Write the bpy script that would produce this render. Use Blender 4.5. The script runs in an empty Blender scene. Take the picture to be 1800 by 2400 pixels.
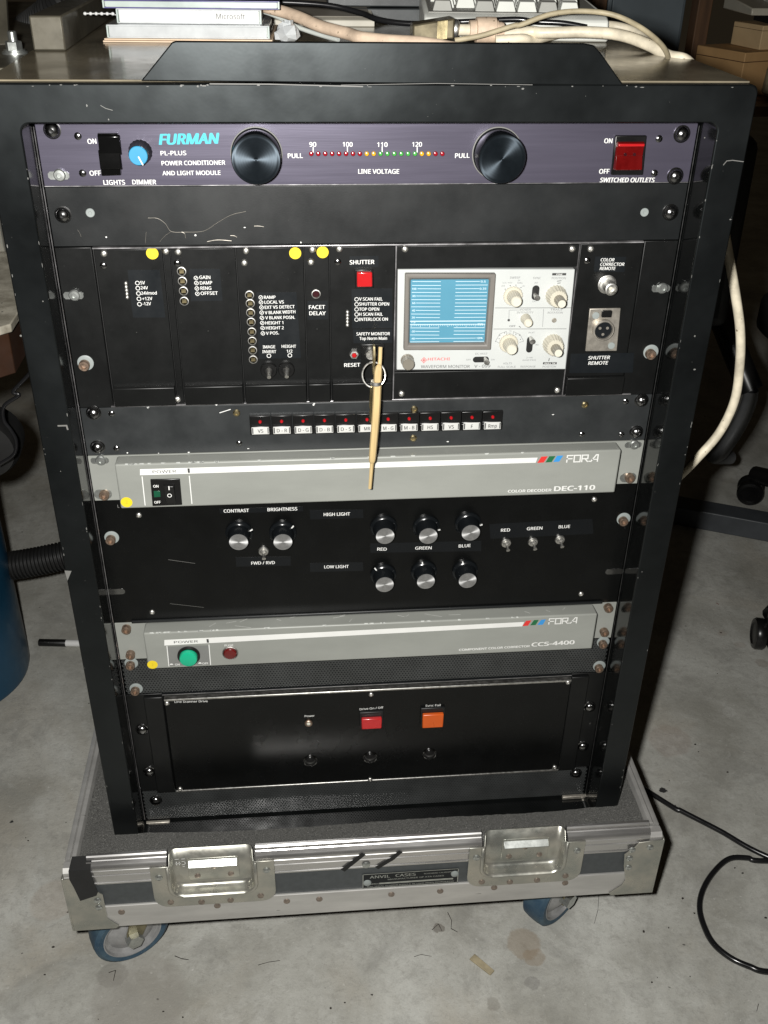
import bpy, bmesh, math, random
from mathutils import Vector, Matrix
random.seed(7)
S = bpy.context.scene
COL = S.collection
FLOOR = -890.0                      # millimetres; z = 0 is the top of the first rack unit, y = 0 the panel fronts
def W(x, y, z): return Vector((x * .001, y * .001, (z - FLOOR) * .001))

# ------------------------------------------------------------------ camera, light, exposure
cam_d = bpy.data.cameras.new('camera'); cam = bpy.data.objects.new('camera', cam_d); COL.objects.link(cam)
cam_d.sensor_fit = 'VERTICAL'; cam_d.sensor_height = 24.0; cam_d.lens = 23.3208
cam_d.clip_start = .02; cam_d.clip_end = 60
RX = Vector((0.9960276, -0.0878574, 0.0144937)); RY = Vector((-0.0336027, -0.5215903, -0.8525341)); RZ = Vector((0.0824612, 0.8486605, -0.5224706))
M = Matrix((RX, -RY, -RZ)).transposed().to_4x4(); M.translation = W(-62.85, -759.6, 135.6)
cam.matrix_world = M
S.camera = cam
wd = bpy.data.worlds.new('World'); S.world = wd; wd.use_nodes = True
bg = wd.node_tree.nodes['Background']; bg.inputs[0].default_value = (1.0, .78, .5, 1); bg.inputs[1].default_value = .012
# the camera's own flash, a little left of the lens
fl_d = bpy.data.lights.new('camera_flash', 'AREA'); fl_d.shape = 'DISK'; fl_d.size = .026; fl_d.energy = 15.0; fl_d.color = (1.0, .985, .945)
fl = bpy.data.objects.new('camera_flash', fl_d); COL.objects.link(fl)
F2 = M.copy(); F2.translation = W(-106, -738, 148); fl.matrix_world = F2
S.view_settings.view_transform = 'Standard'; S.view_settings.look = 'None'; S.view_settings.exposure = 0; S.view_settings.gamma = 1
S.view_settings.use_curve_mapping = False
S.cycles.max_bounces = 6; S.cycles.caustics_reflective = False; S.cycles.caustics_refractive = False
S.cycles.sample_clamp_indirect = 3

# ------------------------------------------------------------------ materials
MAT = {}
def mat(name, col, rough=.5, metal=0.0, var=.15, vs=30, rvar=.08, rs=40, bump=0.0, bs=300, stretch=(1, 1, 1), col2=None, thr=(.35, .65), spec=.5, trans=0, coat=0, speck=None):
    m = bpy.data.materials.new(name); m.use_nodes = True; n = m.node_tree.nodes; l = m.node_tree.links
    b = n['Principled BSDF']
    tc = n.new('ShaderNodeTexCoord'); mp = n.new('ShaderNodeMapping'); mp.inputs['Scale'].default_value = stretch
    l.new(tc.outputs['Object'], mp.inputs[0])
    def noise(sc, det=5, ro=.6):
        t = n.new('ShaderNodeTexNoise'); t.inputs['Scale'].default_value = sc; t.inputs['Detail'].default_value = det
        t.inputs['Roughness'].default_value = ro; l.new(mp.outputs[0], t.inputs['Vector']); return t
    t = noise(vs)
    r = n.new('ShaderNodeMapRange'); r.inputs[1].default_value = thr[0]; r.inputs[2].default_value = thr[1]; l.new(t.outputs[0], r.inputs[0])
    mx = n.new('ShaderNodeMix'); mx.data_type = 'RGBA'; l.new(r.outputs[0], mx.inputs[0])
    c1 = [c * (1 - var) for c in col]; c2 = list(col2) if col2 else [min(1, c * (1 + var)) for c in col]
    mx.inputs[6].default_value = (*c1, 1); mx.inputs[7].default_value = (*c2, 1)
    out = mx.outputs[2]
    if speck:
        sc, th, scol = speck
        t3 = noise(sc, 2, .5); r3 = n.new('ShaderNodeMapRange'); r3.inputs[1].default_value = th; r3.inputs[2].default_value = th + .03
        l.new(t3.outputs[0], r3.inputs[0]); m3 = n.new('ShaderNodeMix'); m3.data_type = 'RGBA'; l.new(r3.outputs[0], m3.inputs[0])
        l.new(out, m3.inputs[6]); m3.inputs[7].default_value = (*scol, 1); out = m3.outputs[2]
    l.new(out, b.inputs['Base Color'])
    t2 = noise(rs, 4); r2 = n.new('ShaderNodeMapRange'); r2.inputs[1].default_value = .3; r2.inputs[2].default_value = .7
    r2.inputs[3].default_value = max(.03, rough - rvar); r2.inputs[4].default_value = min(1, rough + rvar)
    l.new(t2.outputs[0], r2.inputs[0]); l.new(r2.outputs[0], b.inputs['Roughness'])
    b.inputs['Metallic'].default_value = metal; b.inputs['Specular IOR Level'].default_value = spec
    b.inputs['Transmission Weight'].default_value = trans; b.inputs['Coat Weight'].default_value = coat; b.inputs['Coat Roughness'].default_value = .08
    if bump:
        t4 = noise(bs, 3); bp = n.new('ShaderNodeBump'); bp.inputs['Strength'].default_value = bump; bp.inputs['Distance'].default_value = .001
        l.new(t4.outputs[0], bp.inputs['Height']); l.new(bp.outputs[0], b.inputs['Normal'])
    MAT[name] = m; return m
mat('frame_paint', (.0030, .0034, .0036), .345, var=.2, vs=14, rvar=.115, rs=9, bump=.05, bs=60, col2=(.0055, .0062, .0065), speck=(520, .765, (.09, .09, .085)))
MAT['frame_paint'].node_tree.nodes['Principled BSDF'].inputs['Specular Tint'].default_value = (.88, .97, 1, 1); MAT['frame_paint'].node_tree.nodes['Principled BSDF'].inputs['Specular IOR Level'].default_value = .40  # cool specular tint puts a bluish reflection into the paint colour
mat('gloss_paint', (.004, .0045, .0045), .13, var=.2, vs=30, rvar=.06, rs=30, speck=(500, .80, (.12, .12, .12)))
mat('dusty_top', (.12, .105, .078), .15, var=.3, vs=9, rvar=.1, rs=12, bump=.05, bs=30, col2=(.28, .24, .17), speck=(380, .76, (.3, .27, .22)))
mat('purple_panel', (.098, .09, .125), .34, metal=.55, var=.05, vs=90, rvar=.035, rs=200, stretch=(.04, 1, 1), bump=.02, bs=900)
mat('satin_black', (.0065, .0075, .008), .40, var=.2, vs=18, rvar=.06, rs=22, bump=.03, bs=900, speck=(560, .765, (.07, .07, .065)))
mat('module_black', (.0045, .0048, .0048), .38, var=.25, vs=30, spec=.35, rvar=.04, rs=40, speck=(560, .765, (.07, .07, .065)))
mat('button_panel_paint', (.021, .023, .024), .42, var=.15, vs=20, rvar=.08, speck=(430, .8, (.2, .2, .2)))
mat('gloss_panel', (.0028, .003, .003), .27, var=.2, vs=30, rvar=.018, rs=30, spec=.27, speck=(400, .8, (.12, .12, .12)))
mat('label_black', (.006, .0075, .009), .42, var=.1, spec=.3)
mat('vent_paint', (.034, .036, .036), .34, var=.2, vs=30, spec=.6)
mat('label_gloss', (.0042, .005, .006), .25, var=.1, spec=.4)
mat('grey_enamel', (.245, .252, .232), .42, var=.10, vs=16, stretch=(.35, 1, 1), rvar=.06, bump=.02, bs=1500, speck=(300, .8, (.5, .5, .48)))
mat('grey_dark_inset', (.17, .172, .165), .45, var=.05)
mat('steel', (.62, .61, .58), .42, metal=1, var=.15, vs=200, rvar=.1, rs=300)
mat('dark_chrome', (.28, .28, .28), .2, metal=1, var=.1, vs=200, rvar=.05)
mat('zinc', (.52, .54, .52), .34, metal=.9, var=.12, vs=300, rvar=.08)
mat('brass', (.62, .52, .30), .3, metal=1, var=.15, vs=300)
mat('bronze', (.34, .25, .19), .42, metal=.9, var=.3, vs=300, rvar=.1)
mat('washer_nylon', (.25, .275, .268), .45, var=.08)
mat('brushed_cap', (.5, .5, .5), .45, metal=.85, var=.1, vs=300, rvar=.08)
mat('worn_edge', (.45, .44, .45), .36, metal=.9, var=.35, vs=60, rvar=.15)
mat('rail_dark', (.06, .06, .06), .35, metal=.6, var=.5, vs=120)
mat('scuff_light', (.42, .43, .41), .5, var=.2, vs=200)
mat('white_print', (.68, .68, .66), .5, var=.04)
mat('grey_print', (.05, .05, .05), .5, var=.05)
mat('fine_print', (.14, .14, .145), .5, var=.05)
mat('cyan_print', (.04, .40, .49), .5, var=.04)
mat('cyan_plastic', (.025, .23, .40), .4, var=.05)
mat('red_print', (.62, .10, .10), .5, var=.04)
mat('flag_red', (.60, .035, .03), .45, var=.04); mat('flag_green', (.015, .12, .045), .45, var=.04); mat('flag_blue', (.04, .25, .58), .45, var=.04)
mat('black_plastic', (.006, .006, .006), .3, var=.15, rvar=.08)
mat('switch_black', (.003, .003, .003), .14, var=.2, rvar=.04, spec=.3)
mat('matt_black', (.006, .006, .006), .6, var=.2)
mat('knob_black', (.005, .006, .007), .2, var=.1, vs=100, rvar=.05)
mat('knob_face', (.022, .029, .036), .38, metal=.8, var=.1, vs=200, rvar=.05)
mat('red_plastic', (.42, .012, .014), .25, var=.06, coat=.5)
mat('red_rocker', (.095, .003, .003), .18, var=.2, vs=80, coat=.6)
mat('orange_plastic', (.52, .085, .01), .3, var=.06)
mat('hole_red', (.03, .004, .006), .3, var=.1)
mat('led_red', (.25, .008, .015), .15, var=.05); mat('led_amber', (.62, .32, .02), .2, var=.05); mat('led_green', (.06, .30, .06), .2, var=.05)
mat('led_bright_red', (.36, .008, .012), .15, var=.05); mat('lens_black', (.010, .010, .010), .08, var=.05, coat=1)
mat('green_plastic', (.01, .36, .20), .3, var=.05); mat('green_dark', (.008, .07, .035), .25, var=.05)
mat('sticker_yellow', (.70, .53, .02), .5, var=.05); mat('sticker_ink', (.45, .33, .03), .6, var=.05)
mat('monitor_face', (.475, .49, .48), .38, var=.03, vs=10)
mat('bezel_grey', (.15, .138, .125), .5, var=.06)
mat('screen_blue', (.085, .245, .34), .22, var=.03, coat=.3)
mat('graticule', (.55, .66, .70), .4, var=.02)
mat('cream_plastic', (.50, .47, .385), .4, var=.05); mat('cream_light', (.56, .54, .46), .4, var=.03); mat('knob_grey', (.26, .24, .20), .3, metal=.4, var=.1)
mat('nickel', (.42, .39, .34), .4, metal=.7, var=.2, vs=200, rvar=.12)
mat('pale_wood', (.50, .37, .18), .5, var=.14, vs=60, stretch=(3, 3, .25))
mat('foam', (.085, .084, .079), .9, var=.55, vs=900, rvar=.05, bump=.9, bs=800, speck=(900, .70, (.36, .35, .33)))
mat('aluminium', (.62, .61, .60), .30, metal=.9, var=.10, vs=30, rvar=.10, rs=50, stretch=(.15, 1, 1))
mat('aluminium_worn', (.56, .55, .53), .42, metal=.6, var=.14, vs=40, rvar=.1, rs=60, stretch=(.2, 1, 1), bump=.04, bs=200, speck=(160, .74, (.2, .19, .17)))
mat('laminate', (.055, .061, .064), .5, var=.1, vs=200, rvar=.06)
mat('galvanised', (.42, .43, .39), .32, metal=.75, var=.16, vs=35, rvar=.12, rs=40, bump=.06, bs=70, col2=(.50, .48, .42))
mat('rivet_brown', (.26, .215, .18), .42, metal=.6, var=.2, vs=300)
mat('plywood_edge', (.035, .022, .03), .7, var=.5, vs=90, col2=(.09, .06, .03), speck=(220, .72, (.5, .36, .15)))
mat('cloth_tape', (.012, .012, .012), .75, var=.15, bump=.2, bs=1200)
mat('wheel_blue', (.018, .062, .12), .6, var=.3, vs=35, col2=(.06, .105, .14), bump=.1, bs=300, speck=(500, .75, (.3, .33, .35)))
mat('wheel_grey', (.34, .34, .34), .45, metal=.3, var=.2, vs=60)
mat('olive_steel', (.26, .235, .15), .42, metal=.7, var=.3, vs=60, rvar=.12)
mat('pale_card', (.75, .58, .42), .6, var=.06); mat('paper_white', (.72, .72, .71), .45, var=.02)
mat('window_white', (.50, .50, .48), .4, var=.08, vs=60)
mat('clear_case', (.58, .60, .61), .12, var=.08, vs=60, rvar=.05, coat=.6)
mat('case_edge_green', (.50, .57, .54), .2, var=.08); mat('case_purple', (.10, .09, .24), .2, var=.2)
mat('cable_cream', (.70, .63, .49), .45, var=.22, vs=55, speck=(230, .70, (.22, .17, .11))); mat('cable_pink', (.62, .48, .36), .5, var=.22, vs=55, speck=(230, .70, (.22, .17, .11))); mat('cable_olive', (.42, .36, .24), .5, var=.22, vs=55, speck=(230, .70, (.22, .17, .11)))
mat('cable_grey', (.55, .58, .55), .4, var=.08); mat('cable_black', (.010, .010, .011), .22, var=.15, rvar=.08)
mat('plug_brown', (.20, .17, .11), .33, metal=.6, var=.3, vs=60)
mat('beige_plastic', (.56, .53, .45), .5, var=.06); mat('beige_dark', (.22, .20, .17), .5, var=.08)
mat('keycap_white', (.78, .79, .74), .45, var=.04); mat('keycap_grey', (.42, .42, .39), .45, var=.05); mat('key_well', (.30, .295, .27), .55, var=.08)
mat('device_dark', (.035, .040, .042), .42, var=.2, vs=25)
mat('rusty_beam', (.085, .077, .058), .42, metal=.3, var=.35, vs=16, rvar=.12, bump=.08, bs=60)
mat('cabinet_blue', (.14, .17, .19), .5, var=.12, vs=8); mat('bar_paint', (.05, .055, .062), .5, var=.2, vs=12); mat('dark_wood', (.11, .055, .025), .6, var=.4, vs=14, stretch=(3, 3, .3))
mat('cardboard', (.50, .30, .13), .7, var=.10, vs=12); mat('cardboard_pale', (.62, .45, .25), .7, var=.10, vs=12)
mat('barrel_blue', (.006, .05, .10), .38, var=.2, vs=9, rvar=.08, bump=.05, bs=20, speck=(70, .79, (.35, .42, .46)))
mat('bench_top', (.30, .27, .21), .6, var=.3, vs=60, col2=(.42, .39, .32), speck=(140, .70, (.04, .04, .035)))
mat('brown_board', (.03, .011, .004), .55, var=.2, vs=14)
mat('black_rubber', (.012, .012, .012), .45, var=.2)
mat('chair_grey', (.07, .072, .074), .4, var=.1)
mat('hair', (.15, .148, .14), .6, var=.1)
mat('debris', (.03, .025, .02), .8, var=.4); mat('wood_chip', (.34, .29, .19), .7, var=.25, vs=80)

def turned(name, k=.75):
    m = MAT[name]; n = m.node_tree.nodes; b = n['Principled BSDF']; t = n.new('ShaderNodeTangent'); t.direction_type = 'RADIAL'; t.axis = 'Y'
    b.inputs['Anisotropic'].default_value = k; m.node_tree.links.new(t.outputs[0], b.inputs['Tangent'])
turned('knob_face', .85); turned('brushed_cap', .8)
def concrete():
    m = bpy.data.materials.new('concrete'); m.use_nodes = True; n = m.node_tree.nodes; l = m.node_tree.links; b = n['Principled BSDF']
    tc = n.new('ShaderNodeTexCoord')
    def noise(sc, det, ro, dist=0):
        t = n.new('ShaderNodeTexNoise'); t.inputs['Scale'].default_value = sc; t.inputs['Detail'].default_value = det; t.inputs['Roughness'].default_value = ro
        t.inputs['Distortion'].default_value = dist; l.new(tc.outputs['Object'], t.inputs['Vector']); return t.outputs[0]
    def rng(v, a, b_, c=0, d=1):
        r = n.new('ShaderNodeMapRange'); r.inputs[1].default_value = a; r.inputs[2].default_value = b_; r.inputs[3].default_value = c; r.inputs[4].default_value = d
        l.new(v, r.inputs[0]); return r.outputs[0]
    def mixc(f, a, b_):
        x = n.new('ShaderNodeMix'); x.data_type = 'RGBA'; l.new(f, x.inputs[0])
        for i, v in ((6, a), (7, b_)):
            if isinstance(v, tuple): x.inputs[i].default_value = (*v, 1)
            else: l.new(v, x.inputs[i])
        return x.outputs[2]
    c = mixc(rng(noise(5.5, 8, .62, .4), .36, .66), (.33, .322, .285), (.565, .565, .525))
    c = mixc(rng(noise(2.6, 6, .6, .8), .52, .74, 0, .65), c, (.40, .345, .265))
    c = mixc(rng(noise(13, 9, .74, .7), .50, .70, 0, .62), c, (.25, .245, .225)); c = mixc(rng(noise(21, 8, .72, .5), .54, .72, 0, .5), c, (.60, .60, .565))
    c = mixc(rng(noise(75, 10, .82, .3), .50, .68, 0, .55), c, (.26, .25, .225)); c = mixc(rng(noise(240, 4, .7), .56, .72, 0, .4), c, (.20, .19, .17)); c = mixc(rng(noise(34, 9, .8, 1.2), .60, .72, 0, .5), c, (.64, .635, .60))
    c = mixc(rng(noise(160, 3, .6), .66, .74, 0, .5), c, (.68, .67, .63))
    c = mixc(rng(noise(60, 2, .5), .755, .775, 0, .9), c, (.05, .045, .04))
    # stains with a place of their own: centre x, y, radius (m), colour
    geo = n.new('ShaderNodeNewGeometry')
    wob = n.new('ShaderNodeTexNoise'); wob.inputs['Scale'].default_value = 38; wob.inputs['Detail'].default_value = 9; wob.inputs['Roughness'].default_value = .72
    wm = n.new('ShaderNodeMix'); wm.data_type = 'RGBA'; wm.inputs[0].default_value = .055; l.new(geo.outputs['Position'], wm.inputs[6]); l.new(wob.outputs['Color'], wm.inputs[7])
    for x, y, r, col, k in STAINS:
        d = n.new('ShaderNodeVectorMath'); d.operation = 'DISTANCE'; l.new(wm.outputs[2], d.inputs[0])
        d.inputs[1].default_value = (x * .945 + .0275, y * .945 + .0275, .0275)
        c = mixc(rng(d.outputs['Value'], r * .88, r * 1.04, k, 0), c, col)
    l.new(c, b.inputs['Base Color'])
    l.new(rng(noise(9, 5, .6), .3, .7, .5, .75), b.inputs['Roughness'])
    bp = n.new('ShaderNodeBump'); bp.inputs['Strength'].default_value = .45; bp.inputs['Distance'].default_value = .002
    l.new(noise(110, 8, .75), bp.inputs['Height']); l.new(bp.outputs[0], b.inputs['Normal'])
    MAT['concrete'] = m
STAINS = [tuple([v * .001 for v in p] + [r, c, k]) for p, r, c, k in [
    ((174.8,-53.8), .019, (.27, .20, .13), .45), ((183.7,-71.5), .012, (.27, .20, .13), .45),
    ((80.7,-28.1), .007, (.13, .11, .09), .6), ((130.6,-130.0), .009, (.2, .18, .15), .4), ((173.0,-106.0), .008, (.18, .17, .16), .4),
    ((-289.9,-57.0), .015, (.2, .19, .17), .45), ((-375.5,47.0), .03, (.36, .28, .21), .25), ((-258.3,-87.2), .05, (.3, .28, .25), .4),
    ((455.1,255.0), .03, (.30, .23, .19), .3), ((413.6,163.5), .0055, (.03, .03, .03), 1), ((647.8,570.7), .005, (.20, .05, .03), .9),
    ((622.1,490.3), .010, (.24, .16, .11), .25), ((604.1,516.5), .008, (.25, .17, .12), .2), ((641.2,458.6), .009, (.26, .18, .13), .2), ((661.4,404.9), .009, (.2, .13, .09), .25),
    ((-453.7,169.5), .004, (.02, .02, .02), 1)]]
concrete()

# ------------------------------------------------------------------ mesh helpers
def catmull(pts, k=8):
    P = [Vector(p) for p in pts]; out = []
    if len(P) < 3: return P
    P = [P[0] * 2 - P[1]] + P + [P[-1] * 2 - P[-2]]
    for i in range(1, len(P) - 2):
        a, b, c, d = P[i - 1:i + 3]
        for j in range(k):
            t = j / k
            out.append(.5 * ((2 * b) + (c - a) * t + (2 * a - 5 * b + 4 * c - d) * t * t + (3 * b - a - 3 * c + d) * t ** 3))
    out.append(P[-2]); return out

class MB:
    """collects shapes given in millimetres; build() links them as ONE mesh object"""
    def __init__(s): s.v = []; s.f = []; s.m = []
    def add(s, vs, fs, mi=0):
        o = len(s.v); s.v += [Vector(v) for v in vs]; s.f += [tuple(i + o for i in f) for f in fs]; s.m += [mi] * len(fs); return s
    def box(s, x0, x1, y0, y1, z0, z1, mi=0):
        vs = [(x, y, z) for x in (x0, x1) for y in (y0, y1) for z in (z0, z1)]
        return s.add(vs, [(0, 1, 3, 2), (4, 6, 7, 5), (0, 4, 5, 1), (2, 3, 7, 6), (0, 2, 6, 4), (1, 5, 7, 3)], mi)
    def hexa(s, lo, hi, mi=0):                       # eight corners: four below, four above
        return s.add(list(lo) + list(hi), [(3, 2, 1, 0), (4, 5, 6, 7)] + [(i, (i + 1) % 4, 4 + (i + 1) % 4, 4 + i) for i in range(4)], mi)
    def prism(s, pts, y0, y1, mi=0, ax='y'):         # a flat outline pushed along one axis
        n = len(pts)
        f = {'y': lambda a, b, t: (a, t, b), 'z': lambda a, b, t: (a, b, t), 'x': lambda a, b, t: (t, a, b)}[ax]
        return s.add([f(a, b, y0) for a, b in pts] + [f(a, b, y1) for a, b in pts],
                     [tuple(range(n)), tuple(range(2 * n - 1, n - 1, -1))] + [(i, n + i, n + (i + 1) % n, (i + 1) % n) for i in range(n)], mi)
    def sheet(s, pts, y, mi=0): return s.add([(a, y, b) for a, b in pts], [tuple(range(len(pts)))], mi)
    def lathe(s, c, prof, n=24, ax='y', mi=0, rib=None, caps=True):   # prof: (radius, height along the axis)
        cx, cy, cz = c; vs = []; fs = []
        for k, (r, h) in enumerate(prof):
            for i in range(n):
                a = 2 * math.pi * i / n; rr = r * (rib if rib and i % 2 else 1)
                p, q = rr * math.cos(a), rr * math.sin(a)
                vs.append({'y': (cx + p, cy + h, cz + q), 'z': (cx + p, cy + q, cz + h), 'x': (cx + h, cy + p, cz + q)}[ax])
        for k in range(len(prof) - 1):
            for i in range(n):
                j = (i + 1) % n; fs.append((k * n + i, k * n + j, (k + 1) * n + j, (k + 1) * n + i))
        if caps: fs.append(tuple(range(n))[::-1]); fs.append(tuple((len(prof) - 1) * n + i for i in range(n)))
        return s.add(vs, fs, mi)
    def tube(s, pts, r, n=10, smooth=True, mi=0, closed=False):
        P = catmull(pts) if smooth else [Vector(p) for p in pts]
        vs = []; fs = []; up = None
        for i, p in enumerate(P):
            t = (P[min(i + 1, len(P) - 1)] - P[max(i - 1, 0)]).normalized()
            if closed and i in (0, len(P) - 1): t = (P[1] - P[-2]).normalized()
            if up is None:
                up = t.orthogonal().normalized()
            up = (up - t * up.dot(t)).normalized(); w = t.cross(up)
            rr = r(i / (len(P) - 1)) if callable(r) else r
            for k in range(n):
                a = 2 * math.pi * k / n; vs.append(p + rr * (math.cos(a) * up + math.sin(a) * w))
        for i in range(len(P) - 1):
            for k in range(n):
                j = (k + 1) % n; fs.append((i * n + k, i * n + j, (i + 1) * n + j, (i + 1) * n + k))
        fs.append(tuple(range(n))[::-1]); fs.append(tuple((len(P) - 1) * n + k for k in range(n)))
        return s.add(vs, fs, mi)
    def stroke(s, pts, w, y, mi=0):                  # a flat pen line on a panel
        for (a, b), (c, d) in zip(pts[:-1], pts[1:]):
            t = Vector((c - a, d - b)); L = t.length
            if L < 1e-6: continue
            t /= L; nx, nz = -t.y * w / 2, t.x * w / 2; ex, ez = t.x * w * .45, t.y * w * .45
            s.add([(a - ex + nx, y, b - ez + nz), (c + ex + nx, y, d + ez + nz), (c + ex - nx, y, d + ez - nz), (a - ex - nx, y, b - ez - nz)], [(0, 1, 2, 3)], mi); y -= .02
        return s
    def ringline(s, cx, cz, r, w, y, n=18):
        for i in range(n):
            a, b = 2 * math.pi * i / n, 2 * math.pi * (i + 1) / n
            q = [(cx + k * math.cos(t), y, cz + k * math.sin(t)) for k, t in ((r, a), (r, b), (r - w, b), (r - w, a))]
            s.add(q, [(0, 1, 2, 3)])
        return s
    def build(s, name, m, parent=None, at=None, bevel=0, seg=2, ang=35, flat=False):
        me = bpy.data.meshes.new(name); o = Vector(at) if at else Vector((0, 0, 0))
        if at is None and parent is not None: o = Vector(parent['_o'])
        me.from_pydata([(v - o) * .001 for v in s.v], [], s.f)
        bm = bmesh.new(); bm.from_mesh(me)
        bmesh.ops.recalc_face_normals(bm, faces=bm.faces); bm.to_mesh(me); bm.free()
        for k in (m if isinstance(m, (list, tuple)) else [m]): me.materials.append(MAT[k])
        if isinstance(m, (list, tuple)):
            me.polygons.foreach_set('material_index', s.m)
        if not flat:
            me.polygons.foreach_set('use_smooth', [True] * len(me.polygons)); me.set_sharp_from_angle(angle=math.radians(ang))
        ob = bpy.data.objects.new(name, me); place(ob, o, parent)
        if bevel:
            bv = ob.modifiers.new('Bevel', 'BEVEL'); bv.width = bevel * .001; bv.segments = seg; bv.limit_method = 'ANGLE'; bv.angle_limit = math.radians(40)
        return ob
OFF = {}
def place(ob, o, parent):
    COL.objects.link(ob); ob['_o'] = list(o)
    if parent is not None: ob.parent = parent; ob.location = (Vector(o) - Vector(parent['_o'])) * .001
    else: ob.location = W(*o)
def tag(o, label, cat, group=None, kind=None):
    if label: o['label'] = label
    if cat: o['category'] = cat
    if group: o['group'] = group
    if kind: o['kind'] = kind
    return o
def thing(name, label, cat, at, group=None):
    o = bpy.data.objects.new(name, None); o.empty_display_size = .02; place(o, Vector(at), None); return tag(o, label, cat, group)
def copy_part(src, parent, at, roty=0):              # one part again, with its own sub-parts, on the same or another thing
    c = src.copy(); place(c, Vector(at), parent)
    c.rotation_euler = (0, roty, 0)
    for ch in src.children:
        d = ch.copy(); COL.objects.link(d); d.parent = c
    return c

# ------------------------------------------------------------------ lettering
TXT = {}
try: FONT = bpy.data.fonts.load(bpy.utils.system_resource('DATAFILES', path='fonts') + '/NotoSansHebrew-Regular.woff2')   # ships with Blender
except Exception: FONT = None
def glyphs(st, bold, shear):
    k = (st, bold, shear)
    if k not in TXT:
        cu = bpy.data.curves.new('lettering', 'FONT'); cu.body = st; cu.resolution_u = 3; cu.shear = shear; cu.size = 1
        if FONT: cu.font = FONT
        ob = bpy.data.objects.new('lettering', cu); me = bpy.data.meshes.new_from_object(ob)
        TXT[k] = ([tuple(v.co) for v in me.vertices], [tuple(p.vertices) for p in me.polygons])
        bpy.data.objects.remove(ob); bpy.data.meshes.remove(me); bpy.data.curves.remove(cu)
    return TXT[k]
CAP = max(v[1] for v in glyphs('H', 0, 0)[0])
def T(mb, st, p0, p1, h, y=-.15, bold=.018, shear=0.0, mi=0):   # baseline from p0 to p1 (x, z), cap height h
    vs, fs = glyphs(st, 0, shear)
    x0 = min(v[0] for v in vs); x1 = max(v[0] for v in vs); dx, dz = p1[0] - p0[0], p1[1] - p0[1]
    L = math.hypot(dx, dz); sx = L / (x1 - x0); sy = h / CAP; ux, uz = dx / L, dz / L
    n = 1 if bold < .008 else 3 if bold < .03 else 5; w = bold * 1.5
    for i in range(n):                                             # heavier letters: the outline laid a hair apart several times
        b = 0 if n == 1 else (i / (n - 1) - .5) * 2 * w * h; bz = 0 if n == 1 else (.35 if i % 2 else -.35) * w * h
        mb.add([(p0[0] + b * ux + (v[0] - x0) * sx * ux - v[1] * sy * uz, y - i * .03, p0[1] + bz + (v[0] - x0) * sx * uz + v[1] * sy * ux) for v in vs], fs, mi)

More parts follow.
